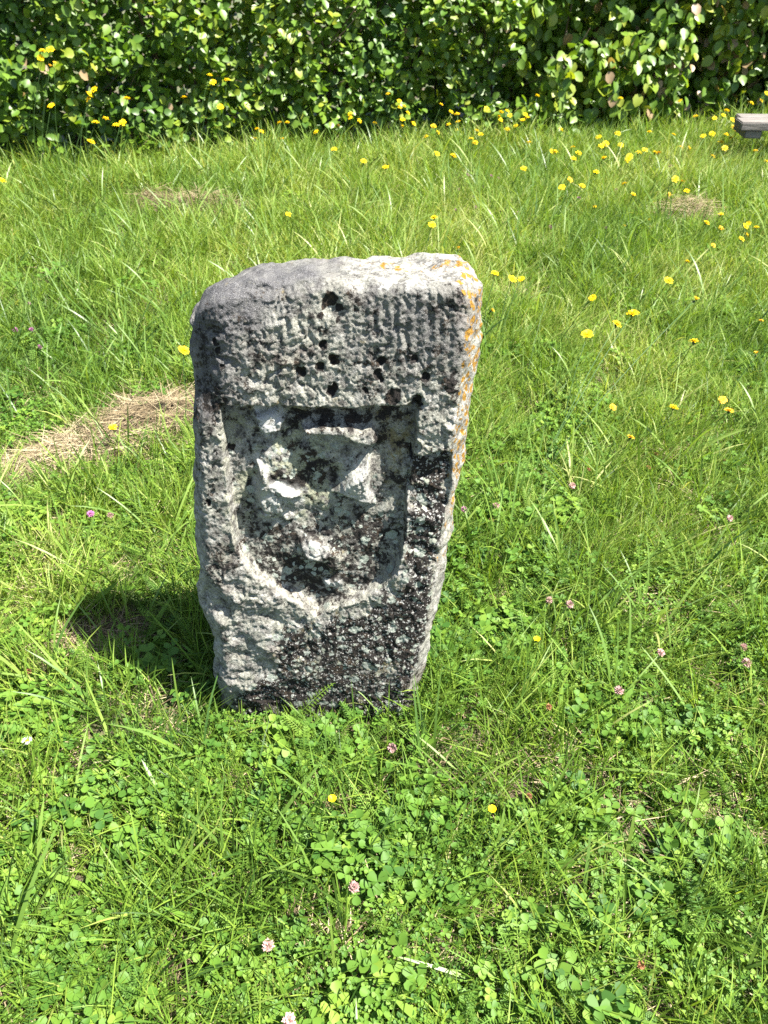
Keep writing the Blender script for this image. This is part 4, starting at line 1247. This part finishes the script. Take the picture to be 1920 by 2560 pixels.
tube(b, [(0, 0, -0.001), (0, 0, 0.0012), (0, 0, 0.0026), (0, 0, 0.0032)], [0.0034, 0.0036, 0.0026, 0.0010], 10)
obj('flower_centre', b.mesh('flower_centre', M_yellow), root, top - bs)

# ================================================================== single plants by the stone
def yarrow(u, v, az, L, lean, label, z=0.0, wid=0.016):
    P0 = ground_px(np.array(float(u)), np.array(float(v)), z)
    P0[2] = float(gz(P0[0], P0[1]))
    b = Build()
    frond(b, np.zeros(3), az, lean, L, 0.8, wid, 26)
    o = obj('yarrow_frond', b.mesh('yarrow_frond', M_yarrow), None, P0)
    tag(o, label, 'yarrow')
yarrow(700, 1862, 0.45, 0.20, 0.40, 'feathery yarrow frond standing against the dark stone foot, leaning right')
yarrow(815, 1905, 2.6, 0.15, 0.5, 'pale yarrow frond arching left in front of the stone foot')
yarrow(870, 1900, 0.3, 0.15, 0.6, 'pale yarrow frond arching right in front of the stone foot')
yarrow(760, 1960, 1.4, 0.16, 0.15, 'upright yarrow frond in the grass left of the arching pair')
yarrow(230, 1730, 1.9, 0.14, 0.4, 'yarrow frond in the shadow at the left of the stone')
yarrow(500, 1640, 2.3, 0.13, 0.5, 'yarrow frond close to the lower left side of the stone')
yarrow(250, 1790, -0.4, 0.11, 0.7, 'yarrow frond at the near edge of the stone shadow')

# distinct long blades: (base px, azimuth deg, length, width, lean, curl)
BL = [((1040, 1700), -35, 0.30, 0.006, 0.35, 0.9), ((1010, 1790), 60, 0.20, 0.004, 0.3, 0.5), ((1030, 1780), -20, 0.26, 0.004, 0.5, 0.7),
      ((1130, 1420), 20, 0.20, 0.006, 0.9, 0.5), ((1120, 1390), 10, 0.18, 0.005, 1.0, 0.3), ((1090, 1600), 5, 0.24, 0.005, 1.1, 0.4), ((1080, 1560), -5, 0.22, 0.005, 1.2, 0.3),
      ((330, 1570), 100, 0.18, 0.005, 0.05, 0.3), ((320, 1580), 70, 0.19, 0.004, 0.2, 0.3), ((300, 1590), 125, 0.16, 0.004, 0.4, 0.2), ((350, 1590), 40, 0.20, 0.005, 0.5, 0.3), ((280, 1620), 150, 0.18, 0.004, 0.5, 0.3), ((370, 1640), 15, 0.15, 0.004, 0.6, 0.3),
      ((230, 1770), 150, 0.28, 0.007, 0.55, 0.35), ((460, 1830), 95, 0.20, 0.005, 0.15, 0.3), ((360, 1760), 110, 0.14, 0.003, 0.1, 0.2), ((610, 1830), 80, 0.10, 0.003, 0.1, 0.2), ((700, 1830), 85, 0.11, 0.003, 0.05, 0.1), ((560, 1850), 110, 0.12, 0.003, 0.3, 0.1), ((590, 1890), 60, 0.12, 0.0035, 0.3, 0.2),
      ((430, 2200), 65, 0.24, 0.007, 0.5, 0.5), ((400, 2250), 50, 0.26, 0.007, 0.6, 0.5), ((460, 2280), 75, 0.22, 0.008, 0.45, 0.5), ((360, 2300), 40, 0.24, 0.006, 0.7, 0.6), ((500, 2310), 20, 0.24, 0.006, 0.8, 0.6), ((420, 2150), 110, 0.17, 0.007, 0.4, 0.5), ((440, 2060), 130, 0.15, 0.008, 0.6, 0.5), ((60, 2350), 45, 0.26, 0.008, 0.6, 0.5), ((20, 2440), 60, 0.30, 0.009, 0.5, 0.5), ((100, 2240), 80, 0.2, 0.008, 0.4, 0.4), ((210, 2130), 120, 0.14, 0.007, 0.5, 0.2),
      ((1330, 1940), 170, 0.22, 0.007, 1.0, 0.5), ((1420, 1930), -15, 0.24, 0.007, 1.0, 0.5), ((1490, 1760), 130, 0.22, 0.006, 0.9, 0.3), ((1760, 1850), 130, 0.25, 0.006, 0.8, 0.4), ((1460, 1740), 105, 0.14, 0.006, 0.3, 0.2), ((1230, 2200), 75, 0.16, 0.008, 0.4, 0.3), ((1560, 2170), 80, 0.13, 0.008, 0.3, 0.3), ((1690, 2350), 60, 0.2, 0.005, 0.5, 0.3), ((1860, 2430), 75, 0.22, 0.005, 0.3, 0.4), ((1250, 2480), 170, 0.2, 0.007, 1.0, 0.5), ((1350, 2500), -20, 0.22, 0.006, 0.9, 0.6), ((840, 2460), 95, 0.2, 0.005, 0.1, 0.2), ((1450, 2300), 80, 0.17, 0.008, 0.5, 0.4)]
b = Build()
for (px, az, L, wd, le, cu) in BL:
    P0 = ground_px(np.array(float(px[0])), np.array(float(px[1])))
    blade(b, P0, math.radians(az), le, L, wd, cu, R_.uniform(0.35, 0.85), 9, R_.uniform(-.8, .8))
o = obj('bent_grass_blades', b.mesh('bent_grass_blades', M_long))
tag(o, 'long broad bent grass blades around and in front of the stone', 'grass', kind='stuff')

# ================================================================== BENCH (its left end shows at the right edge)
def wood_mat():
    m = newmat('weathered_wood')
    k = N(m)
    tc = k.n('ShaderNodeTexCoord')
    mp = k.n('ShaderNodeMapping'); k.put(mp.inputs[0], tc.outputs['Object']); mp.inputs['Scale'].default_value = (3, 40, 40)
    n1 = k.noise(mp.outputs[0], 2.0, 5, 0.65)
    c = k.ramp(n1, [(0.3, (0.045, 0.038, 0.032)), (0.5, (0.11, 0.098, 0.086)), (0.75, (0.19, 0.175, 0.16))])
    bp = k.n('ShaderNodeBump', i_Height=n1); bp.inputs['Distance'].default_value = 0.006
    pr = k.n('ShaderNodeBsdfPrincipled', i_Base_Color=c, i_Roughness=0.85, i_Normal=bp)
    k.out(pr.outputs[0])
    return m
M_wood = wood_mat()
def rbox(name, size, loc, parent, bev=0.006):
    import bmesh
    bm = bmesh.new()
    bmesh.ops.create_cube(bm, size=1)
    for v in bm.verts:
        v.co = Vector((v.co.x * size[0], v.co.y * size[1], v.co.z * size[2]))
    bmesh.ops.bevel(bm, geom=bm.edges[:], offset=bev, segments=2, affect='EDGES')
    me = bpy.data.meshes.new(name); bm.to_mesh(me); bm.free()
    me.materials.append(M_wood)
    return obj(name, me, parent, loc)
BZ = 0.30
c0 = at_z(np.array(1856.), np.array(306.), BZ)
root = empty('bench', (c0[0], c0[1], 0)); tag(root, 'weathered grey plank bench, only its left end showing at the right edge', 'bench')
root.rotation_euler = (0, 0, math.radians(-4))
rbox('seat_plank', (1.7, 0.15, 0.05), (0.85, 0.075, BZ - 0.025), root)
rbox('seat_plank', (1.66, 0.13, 0.05), (0.87, 0.225, BZ - 0.028), root)
for x in (0.10, 1.60):
    rbox('batten', (0.11, 0.26, 0.05), (x, 0.15, BZ - 0.0765), root)
for x in (0.36, 1.34):
    for y in (0.06, 0.22):
        rbox('leg', (0.08, 0.08, 0.29), (x, y, 0.10), root)
    rbox('cross_rail', (0.06, 0.30, 0.05), (x, 0.14, 0.10), root)
